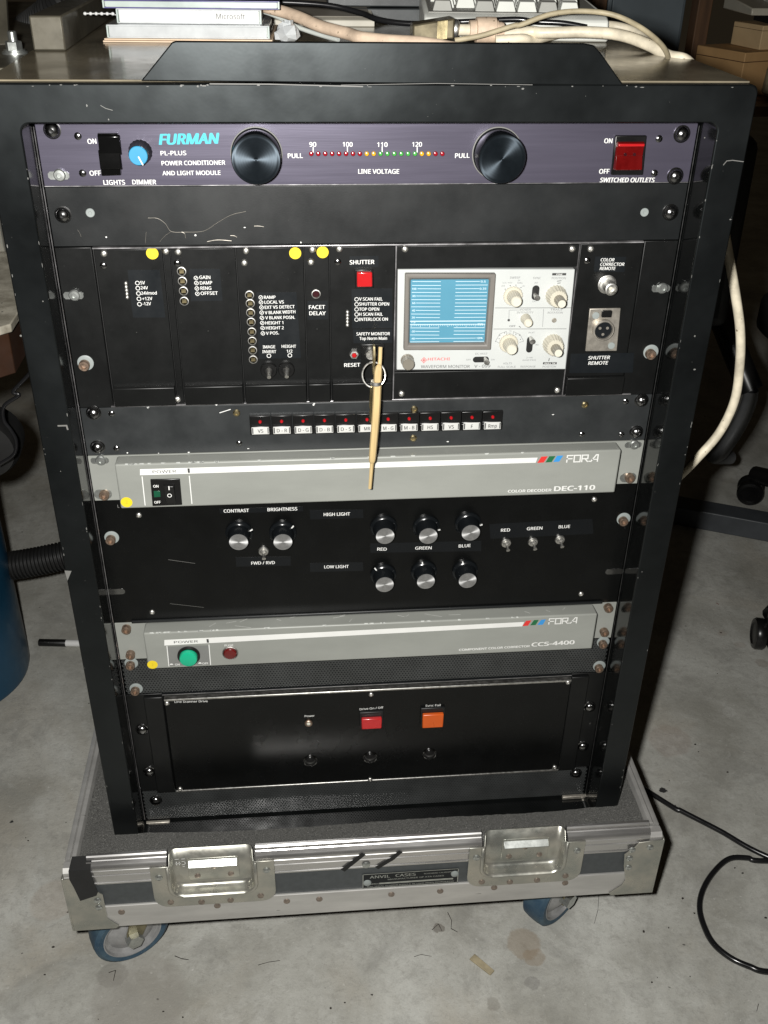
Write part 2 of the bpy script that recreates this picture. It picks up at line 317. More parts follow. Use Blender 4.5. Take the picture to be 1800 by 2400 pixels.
# ------------------------------------------------------------------ small hardware, built once and copied
PROTO = {}
def hw(kind, parent, x, z, y=0.0, roty=None):
    if kind not in PROTO:
        a = MB(); nm, m = 'screw', 'steel'; sub = None
        if kind == 'dome':
            nm, m = 'mounting_screw', 'dark_chrome'
            a.lathe((0, 0, 0), [(6.2, 0), (6.2, -.6), (5.5, -.7), (5.3, -1.8), (4.7, -3.2), (3.5, -4.3), (1.8, -4.95), (1.5, -4.2), (.5, -4.1)], 28)
        elif kind == 'domesilver':
            nm, m = 'mounting_screw', 'dark_chrome'
            a.lathe((0, 0, 0), [(6.4, 0), (6.4, -.7), (5.4, -.8), (5.2, -1.9), (4.6, -3.2), (3.5, -4.2), (1.7, -4.8), (1.4, -4), (.5, -3.9)], 28)
        elif kind == 'allen':
            nm, m = 'mounting_bolt', 'bronze'
            a.lathe((0, 0, 0), [(4.3, 0), (4.3, -4.6), (3.9, -5.2), (2.3, -5.2), (2.1, -3.2), (.5, -3.0)], 22)
            sub = ('washer', 'washer_nylon', MB().lathe((.8, 0, 1.2), [(6.4, 0), (6.4, -.7), (6.0, -.9), (3, -.9)], 26))
        elif kind == 'allenbare':
            nm, m = 'mounting_bolt', 'bronze'
            a.lathe((0, 0, 0), [(4.3, 0), (4.3, -4.6), (3.9, -5.2), (2.3, -5.2), (2.1, -3.2), (.5, -3.0)], 22)
        elif kind == 'slotbolt':
            nm, m = 'mounting_bolt', 'zinc'
            a.prism([(-6, -2.6), (6, -2.6), (7.6, -1), (7.6, 1.6), (6, 3), (-6, 3), (-7.4, 1.6), (-7.4, -1)], -.8, 0)
            a.lathe((1, 0, .8), [(4.4, -.8), (4.4, -2.2), (3.6, -3.0), (1.9, -3.1), (1.7, -2.2), (.4, -2.2)], 20)
        elif kind == 'small':
            a.lathe((0, 0, 0), [(2.7, 0), (2.6, -.9), (2.0, -1.6), (.9, -1.9), (.7, -1.4), (.3, -1.4)], 18)
        elif kind == 'smalldark':
            m = 'dark_chrome'; a.lathe((0, 0, 0), [(2.7, 0), (2.6, -.7), (2.0, -1.2), (.9, -1.4), (.7, -.8), (.3, -.8)], 18)
        elif kind == 'brassy':
            m = 'brass'; a.lathe((0, 0, 0), [(3.1, 0), (3.0, -.8), (2.2, -1.5), (1.2, -1.6), (1.0, -1.1), (.3, -1.1)], 20)
        elif kind == 'flatzinc':
            m = 'washer_nylon'; a.lathe((0, 0, 0), [(3.3, 0), (3.3, -.5), (2.9, -.9), (1.3, -.9), (1.0, -.6), (.3, -.6)], 20)
        elif kind == 'bigdark':
            nm, m = 'mounting_screw', 'dark_chrome'; a.lathe((0, 0, 0), [(6.6, 0), (6.6, -.8), (5.9, -1.0), (5.5, -2.6), (4.2, -4.0), (2.2, -4.7), (.4, -4.9)], 24)
        elif kind == 'trimmer':
            nm, m = 'trimmer', 'steel'
            a.lathe((0, 0, 0), [(3.5, 0), (3.5, -.9), (2.9, -1.0), (2.7, .4)], 22)
            sub = ('slotted_shaft', 'brass', MB().box(-1.7, 1.8, -.7, .3, -1.6, 1.7))
        elif kind == 'toggle':
            nm, m = 'toggle_switch', 'steel'
            a.lathe((0, 0, 0), [(4.6, 0), (4.6, -1.6), (4.1, -2.2), (2.9, -2.4), (2.7, -4.6), (1.9, -4.8)], 22)
            sub = ('lever', 'steel', MB().tube([(0, -4.2, 0), (.3, -7, -1.3), (.5, -10, -2.4)], lambda t: 1.15 + .7 * t, 10, False))
        elif kind == 'boot':
            nm, m = 'toggle_switch', 'black_plastic'
            a.lathe((0, 0, 0), [(6.8, 0), (6.8, -2.2), (6.2, -3.0), (4.0, -3.2), (3.6, -2.6), (.4, -2.6)], 24)
            sub = ('lever', 'steel', MB().tube([(0, -2.4, .3), (.2, -7, -.9), (.3, -11, -2.4)], lambda t: 2.4 - .7 * t, 12, False))
        ob = a.build(nm, m, None)
        if sub: sub[2].build(sub[0], sub[1], ob)
        PROTO[kind] = ob
    src = PROTO[kind]; c = src.copy(); place(c, Vector((x, y, z)), parent)
    c.rotation_euler = (0, roty if roty is not None else random.uniform(-.5, .5) * (0 if kind in ('slotbolt', 'trimmer', 'toggle', 'boot', 'allen') else 1), 0)
    for ch in src.children:
        d = ch.copy(); COL.objects.link(d); d.parent = c
    return c
def sticker(parent, x, z, r, y, digit=None):
    o = MB().lathe((x, y, z), [(r, 0), (r, -.12)], 24).build('round_sticker', 'sticker_yellow', parent)
    if digit: a = MB(); T(a, digit, (x - .9, z - 1.5), (x + .9, z - 1.5), 3.0, y - .2, 0); a.build('lettering', 'sticker_ink', o)
def label_plate(parent, pts, y=-.1, m='label_black'):
    return MB().prism(pts, y, y + .09).build('label_strip', m, parent)
U = 44.45

# ------------------------------------------------------------------ the floor
bmf = MB(); bmf.add([(-6000, -3000, FLOOR), (6000, -3000, FLOOR), (6000, 7000, FLOOR), (-6000, 7000, FLOOR)], [(0, 1, 2, 3)])
tag(bmf.build('floor', 'concrete', None, at=(0, 0, FLOOR), flat=True), None, None, kind='structure')

# ------------------------------------------------------------------ road case tray under the rack
case = thing('road_case_tray', 'aluminium edged road case base on blue casters with foam lining under the rack', 'road case', (0, 0, FLOOR))
XL, XR, YF, YB, ZT, ZB = -312, 302, -78, 640, -690, -781
a = MB()
a.box(XL + 2, XR - 2, YF + 1.2, YF + 11, ZB + 4, -741)
for x0, x1 in ((XL + 2, -212), (-119, 109), (203, XR - 2)): a.box(x0, x1, YF + 1.2, YF + 11, -741, ZT - 3)
a.box(XL + 2, XR - 2, YB - 11, YB - 2, ZB + 4, ZT - 3)
a.box(XL + 1.2, XL + 11, YF + 11, YB - 11, ZB + 4, ZT - 3); a.box(XR - 11, XR - 1.2, YF + 11, YB - 11, ZB + 4, ZT - 3)
a.box(XL + 11, XR - 11, YF + 11, YB - 11, ZB + 4, ZB + 14)
a.build('case_wall', 'laminate', case)
MB().box(XL + 3, XR - 3, YF + 1.6, YB - 2, ZB - 1, ZB + 3.9).build('case_bottom_edge', 'plywood_edge', case, bevel=.6)
prof = [(YF + .2, -713.5), (YF - .9, -713.2), (YF - .9, -711.6), (YF, -711.2), (YF, -702.6), (YF - .8, -702.2), (YF - .8, -700.9), (YF, -700.5), (YF, -695.6), (YF - .7, -695.2), (YF - .7, -693.9), (YF - 0.2, -693.4),
        (YF + .5, -689.6), (YF + 2.2, -687.4), (YF + 5, -686.2), (YF + 6.6, -687.2), (YF + 7.4, -686.6), (YF + 8, -683.0), (YF + 9.4, -682.0), (YF + 12.2, -682.0), (YF + 13.2, -683.2), (YF + 13.2, -713)]
for x0, x1 in ((-289, -210), (-121, 111), (201, 289)):
    MB().prism(prof, x0, x1, ax='x').build('rim_extrusion', 'aluminium', case, ang=28)
for x0, x1 in ((-312, -289), (289, 302)):
    MB().prism([p for p in prof if p[0] < YF + .6 and p[1] < -690] + [(YF + 3, -690), (YF + 11, -690.5), (YF + 11, -713)], x0, x1, ax='x').build('rim_extrusion', 'aluminium_worn', case, ang=28)
sp = [(0, -714), (0, -690.4), (1.5, -689.6), (5.0, -689.4), (5.6, -691), (6.2, -691), (6.8, -687.2), (7.6, -686.6), (11.5, -686.6), (12.2, -688), (12.2, -714)]
MB().prism([(XL + u, v) for u, v in sp], YF + 13.2, YB, ax='y').build('rim_extrusion', 'aluminium_worn', case, ang=28)
MB().prism([(XR - u, v) for u, v in sp], YF + 13.2, YB, ax='y').build('rim_extrusion', 'aluminium_worn', case, ang=28)
MB().prism([(YB - (p[0] - YF), p[1]) for p in prof], XL, XR, ax='x').build('rim_extrusion', 'aluminium_worn', case, ang=28)
a = MB(); a.prism([(YF - 1, ZB + 1), (YF - 1, -748.4), (YF - .4, -747.6), (YF + 1.1, -747.6), (YF + 1.1, ZB + 1)], XL + 1, XR - 1, ax='x').build('bottom_extrusion', 'aluminium_worn', case)
a = MB(); a.prism([(XL - .2, ZB + 1), (XL - .2, -748), (XL + 1.1, -747.6), (XL + 1.1, ZB + 1)], YF + 1.2, YB, ax='y').build('bottom_extrusion', 'aluminium_worn', case)
a = MB(); a.prism([(XR + .2, ZB + 1), (XR + .2, -748), (XR - 1.1, -747.6), (XR - 1.1, ZB + 1)], YF + 1.2, YB, ax='y').build('bottom_extrusion', 'aluminium_worn', case)
# foam: a grid with a cut-out for the rack, pressed up unevenly along its front
def foam():
    bm = bmesh.new(); nx, ny = 132, 40; xs = [XL + 12.4 + (XR - XL - 24.8) * i / nx for i in range(nx + 1)]; ys = [YF + 13.4 + (YB - 26 - YF) * (j / ny) ** 1.9 for j in range(ny + 1)]
    rnd = random.Random(3); vs = {}
    def key(i, j): return (i, j)
    for j, y in enumerate(ys):
        for i, x in enumerate(xs):
            z = -697.5 + 1.6 * math.sin(x * .021 + 1) + rnd.uniform(-.5, .5)
            if y < -20: z -= 2.6 * math.exp(-((x + 20) / 120.) ** 2) * max(0, min(1, (y + 64) / 30.)) ; z += 2.0 * math.exp(-((abs(x) - 255) / 40.) ** 2) * max(0, min(1, (y + 64) / 30.))
            if y < YF + 18: z -= 2.5
            vs[key(i, j)] = bm.verts.new((x * .001, y * .001, (z - FLOOR) * .001))
    for j in range(ny):
        for i in range(nx):
            cx, cy = (xs[i] + xs[i + 1]) / 2, (ys[j] + ys[j + 1]) / 2
            if abs(cx) < 264 and cy > -29: continue
            bm.faces.new([vs[(i, j)], vs[(i + 1, j)], vs[(i + 1, j + 1)], vs[(i, j + 1)]])
    for v in [v for v in bm.verts if not v.link_faces]: bm.verts.remove(v)
    ret = bmesh.ops.extrude_face_region(bm, geom=list(bm.faces))
    for e in ret['geom']:
        if isinstance(e, bmesh.types.BMVert): e.co.z -= .045
    bmesh.ops.recalc_face_normals(bm, faces=bm.faces)
    me = bpy.data.meshes.new('foam_lining'); bm.to_mesh(me); bm.free(); me.materials.append(MAT['foam']); me.polygons.foreach_set('use_smooth', [True] * len(me.polygons)); me.set_sharp_from_angle(angle=math.radians(50))
    ob = bpy.data.objects.new('foam_lining', me); COL.objects.link(ob); ob['_o'] = [0, 0, FLOOR]; ob.parent = case
foam()
# latches: a flange plate with rounded lower corners, a raised dish, a strike plate, rivets
def rrect(x0, x1, z0, z1, r, corners='all', k=5):
    pts = []
    for cx, cz, a0, key in ((x1 - r, z0 + r, -90, 'br'), (x1 - r, z1 - r, 0, 'tr'), (x0 + r, z1 - r, 90, 'tl'), (x0 + r, z0 + r, 180, 'bl')):
        if corners == 'all' or key in corners: pts += [(cx + r * math.cos(math.radians(a0 + 90 * i / k)), cz + r * math.sin(math.radians(a0 + 90 * i / k))) for i in range(k + 1)]
        else: pts.append({'br': (x1, z0), 'tr': (x1, z1), 'tl': (x0, z1), 'bl': (x0, z0)}[key])
    return pts
def loft(mb, loops):
    n = len(loops[0]); vs = [v for L in loops for v in L]; fs = []
    for k in range(len(loops) - 1):
        for i in range(n): j = (i + 1) % n; fs.append((k * n + i, k * n + j, (k + 1) * n + j, (k + 1) * n + i))
    fs.append(tuple(range(n))); fs.append(tuple((len(loops) - 1) * n + i for i in range(n))); mb.add(vs, fs)
def latch(x0, x1, dx0, dx1, zt, s0, s1):
    o = rrect(x0, x1, -752.5, -691.5, 15, ('br', 'bl')); i_ = rrect(dx0 + 2, dx1 - 2, -736, -691.5, 12, ('br', 'bl'))
    # o runs br, tr, tl, bl: cut it open along the top between tr and tl
    k = 7; U_ = o[:k] + [(dx1 - 2, -691.5)] + i_[:6][::-1] + i_[-6:][::-1] + [(dx0 + 2, -691.5)] + o[k:]
    p = MB().prism(U_, YF - 2.6, YF - 1.1).build('latch_plate', 'galvanised', case, bevel=.4)
    d = MB(); L = []
    for off, zb_, y in ((-.6, -738.0, YF - 2.7), (0, -737.4, YF - 3.6), (1, -736.6, YF - 4.0), (2, -735.8, YF - 3.2), (2.6, -735.2, YF - 1), (3.2, -734.6, YF + 3), (3.8, -733.9, YF + 6.5), (5, -732.4, YF + 8.6), (7, -730, YF + 9.8), (10, -727, YF + 10.2)):
        L.append([(x, y, z) for x, z in rrect(dx0 + off, dx1 - off, zb_, zt if y > YF + 2 else -691.6, 13 - off * .4, ('br', 'bl'))])
    n = len(L[0]); vs = [v for q in L for v in q]; fs = []
    for a_ in range(len(L) - 1):
        for b_ in range(n):
            if b_ == 6: continue                                  # open at the top
            c_ = (b_ + 1) % n; fs.append((a_ * n + b_, a_ * n + c_, (a_ + 1) * n + c_, (a_ + 1) * n + b_))
    fs.append(tuple((len(L) - 1) * n + b_ for b_ in range(n)))
    d.add(vs, fs); d = d.build('latch_dish', 'galvanised', case, ang=60); so = d.modifiers.new('Solidify', 'SOLIDIFY'); so.thickness = .0012; so.offset = 0
    (sx0, sz0), (sx1, sz1) = s0, s1; cx = (sx0 + sx1) / 2
    sl = MB().prism(rrect(sx0, sx1, sz0, sz1, 3), YF + 8.4, YF + 10.1).build('strike_plate', 'galvanised', case, bevel=.3)
    MB().hexa([(sx0 + 1, YF + 2.6, sz1 - 7.6), (sx1 - 1, YF + 2.6, sz1 - 7.6), (sx1 - 1, YF + 4.4, sz1 - 9.0), (sx0 + 1, YF + 4.4, sz1 - 9.0)], [(sx0 + 1, YF + 8.6, sz1 - 2.2), (sx1 - 1, YF + 8.6, sz1 - 2.2), (sx1 - 1, YF + 9.6, sz1 - 3.4), (sx0 + 1, YF + 9.6, sz1 - 3.4)]).build('strike_lip', 'zinc', sl, bevel=.6)
    r = MB()
    for x, z in ((cx - (sx1 - sx0) * .33, sz0 + 6), (cx + (sx1 - sx0) * .33, sz0 + 6), (cx, sz1 - 13)): MB().lathe((x, YF + 8.5, z), [(3.2, 0), (3.0, -.9), (1.8, -1.5), (.3, -1.7)], 16).build('rivet', 'rivet_brown', sl)
    w = x1 - x0
    for x, z in ((x0 + 16, -745), (x0 + w * .38, -748), (x0 + w * .62, -748), (x1 - 16, -744)): MB().lathe((x, YF - 2.5, z), [(3.4, 0), (3.2, -1), (1.9, -1.7), (.3, -1.9)], 16).build('rivet', 'rivet_brown', p)
    for x, z in ((x0 + 8, -706), (x1 - 8, -705)): MB().lathe((x, YF - 2.5, z), [(4.0, 0), (3.6, -1.2), (2.2, -2), (1.5, -1.6), (.3, -1.6)], 16).build('rivet', 'zinc', p)
latch(-226.5, -102.5, -210, -121, -679.5, (-190.7,-726.5), (-139.2,-694.4)); latch(97.5, 219.5, 111, 201, -680.5, (134.3,-726.9), (183.9,-694.7))
# white scribbled marks on the left latch dish
m = MB(); mx_, mz_ = (-202.5,-694.5); ms = 2.15
for q in (((0, 0), (3.5, 0)), ((7, 0), (10, 0)), ((1, -4), (1, -9)), ((4, -4.5), (4, -9)), ((0, -7), (5, -7)), ((7, -4), (10, -4)), ((10, -4), (10, -9)), ((7, -9), (10, -9)), ((7.4, -12), (9, -12))):
    m.stroke([(mx_ + q[0][0] * .95, mz_ + q[0][1] * .95), (mx_ + q[1][0] * .95, mz_ + q[1][1] * .95)], .8, YF + 9.1)
m.build('chalk_marks', 'white_print', case)
r = MB()
for x in (-262, -184 + 20, -58, 18, 70, 128, 205, -122 + 30): MB().lathe((x, YF - .9, -757.5), [(3.5, 0), (3.3, -1), (2, -1.7), (.3, -1.9)], 16).build('rivet', 'rivet_brown', case)
MB().lathe((-9, YF - .8, -708.5), [(4.4, 0), (4, -1.3), (2.4, -2.1), (.3, -2.3)], 18).build('rivet', 'zinc', case)
# steel corners and tape
cl = [(-313, -781.5), (-270, -781.5), (-266.5, -778), (-277, -765), (-277, -727), (-282, -722), (-288, -715), (-288, -706), (-294, -700), (-313, -700)]
o = MB().prism(cl, YF - 2.6, YF - 1.2); o.box(-314.6, -312.3, YF - 2.6, YF + 40, -781.5, -700); o.build('corner_bracket', 'galvanised', case, bevel=1.2)
cr = [(303, -781.5), (258, -781.5), (255, -778), (268, -766), (271, -758), (266, -735), (264, -716), (273, -707), (277, -699), (303, -696)]
o = MB().prism(cr, YF - 2.6, YF - 1.2); o.box(302.3, 304.6, YF - 2.6, YF + 40, -781.5, -696); o.build('corner_bracket', 'galvanised', case, bevel=1.2)
r = MB()
for x, z in ((271, -709), (290, -707), (270, -722), (271, -737), (-283, -735), (-283, -746)): MB().lathe((x, YF - 2.5, z), [(3.8, 0), (3.4, -1.2), (2, -1.9), (1.4, -1.5), (.3, -1.5)], 16).build('rivet', 'zinc', case)
a = MB(); a.prism([(-305, -687.5), (-284, -687.5), (-283.5, -700), (-281, -722), (-283, -727), (-300, -733.5), (-303.5, -712), (-306, -700)], YF - 3.1, YF - 2.7)
a.hexa([(-305, YF - 3.1, -687.6), (-284, YF - 3.1, -687.6), (-284, YF - 2.7, -688.6), (-305, YF - 2.7, -688.6)], [(-304, YF + 13, -685.4), (-284, YF + 13, -685.4), (-284, YF + 13, -685.9), (-304, YF + 13, -685.9)]); a.build('tape_strip', 'cloth_tape', case)
m = MB()
m.stroke([(-13.1,-693.0), (-22.3,-703.0), (-31.6,-713.0)], 5.5, YF - 1.1); m.build('paint_mark', 'matt_black', case)
m = MB(); m.stroke([(25.1,-692.7), (17.4,-701.7), (3.6,-712.9)], 5, YF - 1.1); m.build('paint_mark', 'matt_black', case)
np_ = MB().prism(rrect(-12, 88, -746.5, -725, 2.5), YF + .2, YF + 1.15).build('name_plate', 'label_black', case)
m = MB(); T(m, 'ANVIL', (-5, -731.5), (16, -731.5), 4.2, YF - 0.05); T(m, 'CASES', (22, -731.3), (43, -731.2), 4.2, YF - .05)
T(m, 'ROSEMEAD CALIFORNIA', (52, -730), (84, -729.7), 1.6, YF - .05); T(m, 'MANUFACTURER OF ATA CASES', (14, -735.6), (73, -735), 1.9, YF - .05)
T(m, 'SERIAL', (-4, -741.3), (5, -741.3), 2.0, YF - .05); T(m, 'THIS SERIAL NUMBER SHOULD BE USED WHEN REORDERING', (-8, -745.2), (84, -744.6), 1.6, YF - .05); m.stroke([(6, -740.3), (82, -740)], 2.4, YF - .02)
for q in (((-12, -746.5), (88, -746.5)), ((-12, -725), (88, -725)), ((-12, -746.5), (-12, -725)), ((88, -746.5), (88, -725))): m.stroke(q, .8, YF + .1)
m.build('lettering', 'zinc', np_)
r = MB()
for x, z in ((-7.5, -738), (84.5, -732.5)): MB().lathe((x, YF + .2, z), [(4.3, 0), (3.9, -1.2), (2.2, -1.9), (.3, -2.1)], 16).build('rivet', 'washer_nylon', np_)
# casters: fork, wheel (tyre, rim, hub)
def caster(x, y, ang, proto=[]):
    at = (x, y, FLOOR)
    if not proto:
        f = MB(); f.lathe((0, 0, FLOOR), [(34, 108), (34, 104), (22, 102), (20, 92)], 24, 'z')
        for s in (-1, 1): f.prism([(-26, FLOOR + 96), (18, FLOOR + 96), (32, FLOOR + 52), (32, FLOOR + 36), (18, FLOOR + 36), (-4, FLOOR + 80)], s * 18 - 1.5, s * 18 + 1.5, ax='y')
        f.box(-26, 18, -21, 21, FLOOR + 94, FLOOR + 97)
        f = f.build('caster_fork', 'olive_steel', case, at=(0, 0, FLOOR), bevel=1)
        c = (25, 0, FLOOR + 43)
        MB().lathe(c, [(32.5, -14.2), (38, -15), (42, -12), (43, -5), (43, 5), (42, 12), (38, 15), (32.5, 14.2), (31.4, 12), (31, 0), (31.4, -12), (32.5, -14.2)], 40, caps=False).build('tyre', 'wheel_blue', f)
        MB().lathe(c, [(10, -15), (12, -14.6), (26, -8), (30.5, -11), (31.6, -14.5), (32.7, -14.5), (32.7, 14.5), (31.6, 14.5), (30.5, 11), (26, 8), (12, 14.6), (10, 15)], 36).build('rim', 'wheel_grey', f)
        MB().lathe(c, [(4, -27), (9, -26), (9.5, -22), (9.5, 22), (9, 26), (4, 27)], 6).build('axle_bolt', 'zinc', f)
        proto.append(f); f.location = (Vector(at) - Vector(case['_o'])) * .001; f.rotation_euler = (0, 0, ang); return
    src = proto[0]; c = src.copy(); COL.objects.link(c); c.parent = case; c.location = (Vector(at) - Vector(case['_o'])) * .001; c.rotation_euler = (0, 0, ang)
    for ch in src.children: d = ch.copy(); COL.objects.link(d); d.parent = c
caster(-249, -18, math.radians(-155)); caster(237, -2, math.radians(-142)); caster(-262, 560, math.radians(20)); caster(240, 560, math.radians(30))

# ------------------------------------------------------------------ rack cabinet
rack = thing('equipment_rack', 'tall black steel equipment rack standing in the foam lined road case', 'equipment rack', (0, 0, -740))
out = rrect(-268, 268, -742, 30, 7, ('tr', 'tl')); 
def loop2(x0, x1, z0, z1, r, k=6): return rrect(x0, x1, z0, z1, r, 'all', k)
a = MB(); o1 = loop2(-268, 268, -742, 30.2, 6); i1 = loop2(-243, 243, -714, 4.8, 7); n = len(o1)
vs = [(x, -33, z) for x, z in o1] + [(x, -33, z) for x, z in i1] + [(x, 10, z) for x, z in o1] + [(x, 10, z) for x, z in i1]; fs = []; mi = []
for i in range(n):
    j = (i + 1) % n
    fs.append((i, j, n + j, n + i)); mi.append(0); fs.append((2 * n + i, 2 * n + j, j, i)); mi.append(0)
    fs.append((n + i, n + j, 3 * n + j, 3 * n + i)); mi.append(1); fs.append((2 * n + j, 2 * n + i, 3 * n + i, 3 * n + j)); mi.append(0)
a.v = [Vector(v) for v in vs]; a.f = fs; a.m = mi
a.build('front_frame', ['frame_paint', 'gloss_paint'], rack, bevel=1.4)
a = MB(); a.box(-267, -243.2, 10.1, 620, -742, 29); a.box(243.2, 267, 10.1, 620, -742, 29); a.box(-243, 243, 605, 620, -742, 29); a.box(-243, 243, 10.1, 605, -742, -726)  # the back board is unseen, added to keep light from leaking in
a.build('side_panel', 'frame_paint', rack)
MB().box(-263, 263, -27, 620, 30.3, 31.6).build('top_panel', 'dusty_top', rack, bevel=.5)
fl_ = MB(); fl_.prism([(-159.9,31.7), (-137.3,55.2), (-134.7,56.0), (138.6,56.0), (145.9,54.7), (152.7,48.4), (170.1,29.3)], -33.0, -30.2)
fl_.build('upstand_plate', 'frame_paint', rack, bevel=.8)
for s in (-1, 1):
    MB().tube([(s * 242.2, -.3, -3 - 710 * i / 40) for i in range(41)], .40 if s < 0 else .3, 6, False).build('rail_edge', 'worn_edge' if s < 0 else 'rail_dark', rack)
# chips of bare metal along the top front edge, and a pale scuff on the left upright
c = MB(); rnd = random.Random(5)
def chip(mb, x, z, y, w, h):
    k = 6; mb.sheet([(x + w * math.cos(2 * math.pi * i / k) * rnd.uniform(.6, 1), z + h * math.sin(2 * math.pi * i / k) * rnd.uniform(.6, 1)) for i in range(k)], y)
for q in [(-133.7,28.7), (-122.6,28.5), (-120.5,29.1), (-117.6,28.8), (-116.2,29.3), (-197.3,16.4), (-184.1,7.5), (234.5,-5.3), (265.4,-63.9), (99.0,27.3), (-247.8,-119.2), (-268.3,-145.6), (254.9,-156.5), (260.0,-185.3), (-256.8,-262.4), (244.8,-574.6), (246.9,-385.6)]:
    chip(c, q[0], q[1], -33.15, rnd.uniform(.5, 1.3), rnd.uniform(.5, 1.2))
c.stroke([(-114.4,30.0), (-75.0,29.9), (-11.8,28.5)], .7, -33.2); c.stroke([(-26.3,29.4), (39.4,30.6), (105.4,29.8)], .35, -33.2)
c.stroke([(-252.3,-221.4), (-246.0,-221.4), (-245.6,-224.6)], 1.3, -33.15); c.stroke([(252.2,-24.2), (254.2,-21.4), (258.5,-21.0), (266.7,-22.0)], .6, -33.15)
c.stroke([(-188.1,16.4), (-185.1,14.6), (-180.8,13.4)], .4, -33.15)
c.sheet([(-268.3,-360.0), (-262.5,-360.7), (-267.4,-370.7)], -33.15)
rnd = random.Random(14)
for i in range(70):
    sd = rnd.choice((-1, 1)); t_ = rnd.random(); 
    if i < 22: chip(c, rnd.uniform(-262, 262), 29.0 + rnd.uniform(-.8, .4), -33.1, rnd.uniform(.4, 2.2), rnd.uniform(.2, .6))
    elif i < 50: chip(c, sd * (243.6 + rnd.uniform(-.2, .6)), -5 - 690 * t_, -33.1, rnd.uniform(.2, .5), rnd.uniform(.4, 2.5))
    else: chip(c, sd * (266.6 + rnd.uniform(-.6, .2)), 10 - 690 * t_, -33.1, rnd.uniform(.2, .5), rnd.uniform(.4, 2.2))
c.build('scratch', 'hair', rack)

# ------------------------------------------------------------------ power conditioner, unit 1
pc = thing('power_conditioner', 'purple brushed metal power conditioner with two large round knobs at rack top', 'power conditioner', (0, 0, -U))
MB().box(-241.3, 241.3, 0, 3, -U + .25, -.2).build('front_panel', 'purple_panel', pc, bevel=.5)
MB().box(-218, 218, 3.1, 240, -U + 1, -1).build('chassis', 'matt_black', pc)
MB().box(-241, 241, -.3, .2, -U + .05, -U + .5).build('panel_edge', 'worn_edge', pc)
hw('dome', pc, -229.6,-5.3); hw('domesilver', pc, 229.8,-8.9); hw('domesilver', pc, 229.9,-39.4); hw('slotbolt', pc, -229.9,-36.7)
for q in ((-212.4,-9.4), (-212.7,-35.0), (212.9,-12.3), (213.4,-37.3)): hw('smalldark', pc, *q)
# rocker for the lights
b0 = MB(); b0.prism([(-197.7,-6.6), (-198.6,-35.8), (-184.8,-35.4), (-183.7,-6.5)][::-1], -6, 0); b0 = b0.build('light_switch', 'switch_black', pc, bevel=.6)
a = MB()
xm, zm = (-190.0,-13.2); a.hexa([(xm - 7.8, -6.1, zm - 8), (xm + 7.8, -6.1, zm - 8), (xm + 7.8, -6.1, zm + 6), (xm - 7.8, -6.1, zm + 6)], [(xm - 7.4, -7.2, zm - 7), (xm + 7.4, -7.2, zm - 7), (xm + 7.4, -8.4, zm + 5), (xm - 7.4, -8.4, zm + 5)])
xm, zm = (-190.9,-25.4); a.hexa([(xm - 7.8, -6.1, zm - 6), (xm + 7.8, -6.1, zm - 6), (xm + 7.8, -6.1, zm + 8), (xm - 7.8, -6.1, zm + 8)], [(xm - 7.4, -7.9, zm - 5), (xm + 7.4, -7.9, zm - 5), (xm + 7.4, -7.0, zm + 7), (xm - 7.4, -7.0, zm + 7)])
a.build('rocker', 'switch_black', b0, bevel=.5)
# dimmer knob
x, z = (-169.8,-20.2); k = MB().lathe((x, 0, z), [(8.6, 0), (8.6, -1.2), (8.2, -2), (7.2, -12), (6.9, -13)], 36, rib=.955).build('dimmer_knob', 'knob_black', pc)
MB().lathe((x, -12.9, z), [(6.6, 0), (6.6, -1.0), (6.2, -1.4)], 30).build('knob_cap', 'cyan_plastic', k)
MB().stroke([(x + .3, z - .8), (x + 2.6, z - 6)], .9, -14.4).build('pointer', 'white_print', k)
# the two pull-out lamp knobs
for cx, cz in ((-86.8,-21.9), (90.8,-22.3)):
    k = MB().lathe((cx, 0, cz), [(18.2, 0), (18.2, -2.2), (17.6, -2.6), (17.6, -19.2), (17.2, -20)], 56).build('lamp_knob', 'knob_black', pc)
    MB().lathe((cx, -20, cz), [(17.0, 0), (16.9, -.35)] + [(r_, -.35 - .12 * (i % 2)) for i, r_ in enumerate([15.5 - j * .9 for j in range(17)])], 56).build('knob_face', 'knob_face', k)
    MB().lathe((cx, 0, cz), [(18.9, 0), (18.9, -.9), (18.3, -1.1)], 48).build('knob_ring', 'hair', k)
# twenty lamps of the voltmeter
lx0, lz0 = (-47.0,-22.1); lx1, lz1 = (49.8,-22.5); PR = {}
for i in range(20):
    m = 'led_red' if i < 8 or i > 17 else 'led_amber' if i in (8, 9, 16, 17) else 'led_green'; t = i / 19; q = (lx0 + (lx1 - lx0) * t, 0, lz0 + (lz1 - lz0) * t)
    if m not in PR: PR[m] = MB().lathe(q, [(1.75, 0), (1.7, -.8), (1.2, -1.5), (.3, -1.75)], 14).build('indicator_lamp', m, pc, at=q)
    else: copy_part(PR[m], pc, q)
L = MB()
for q0, q1 in (((-45.6,-21.0), (-45.5,-17.6)), ((-20.5,-21.1), (-20.5,-17.6)), ((5.1,-20.8), (5.0,-17.4)), ((31.0,-21.2), (30.9,-18.0))): L.stroke([q0, q1], .7, -.15)
T(L, 'ON', (-206.1,-14.7), (-200.1,-14.5), 3.3, bold=.03); T(L, 'OFF', (-207.7,-36.7), (-199.8,-36.6), 3.3, bold=.03); T(L, 'LIGHTS', (-198.7,-43.3), (-183.4,-43.2), 3.2, bold=.03); T(L, 'DIMMER', (-178.0,-43.1), (-161.0,-43.2), 3.2, bold=.03)
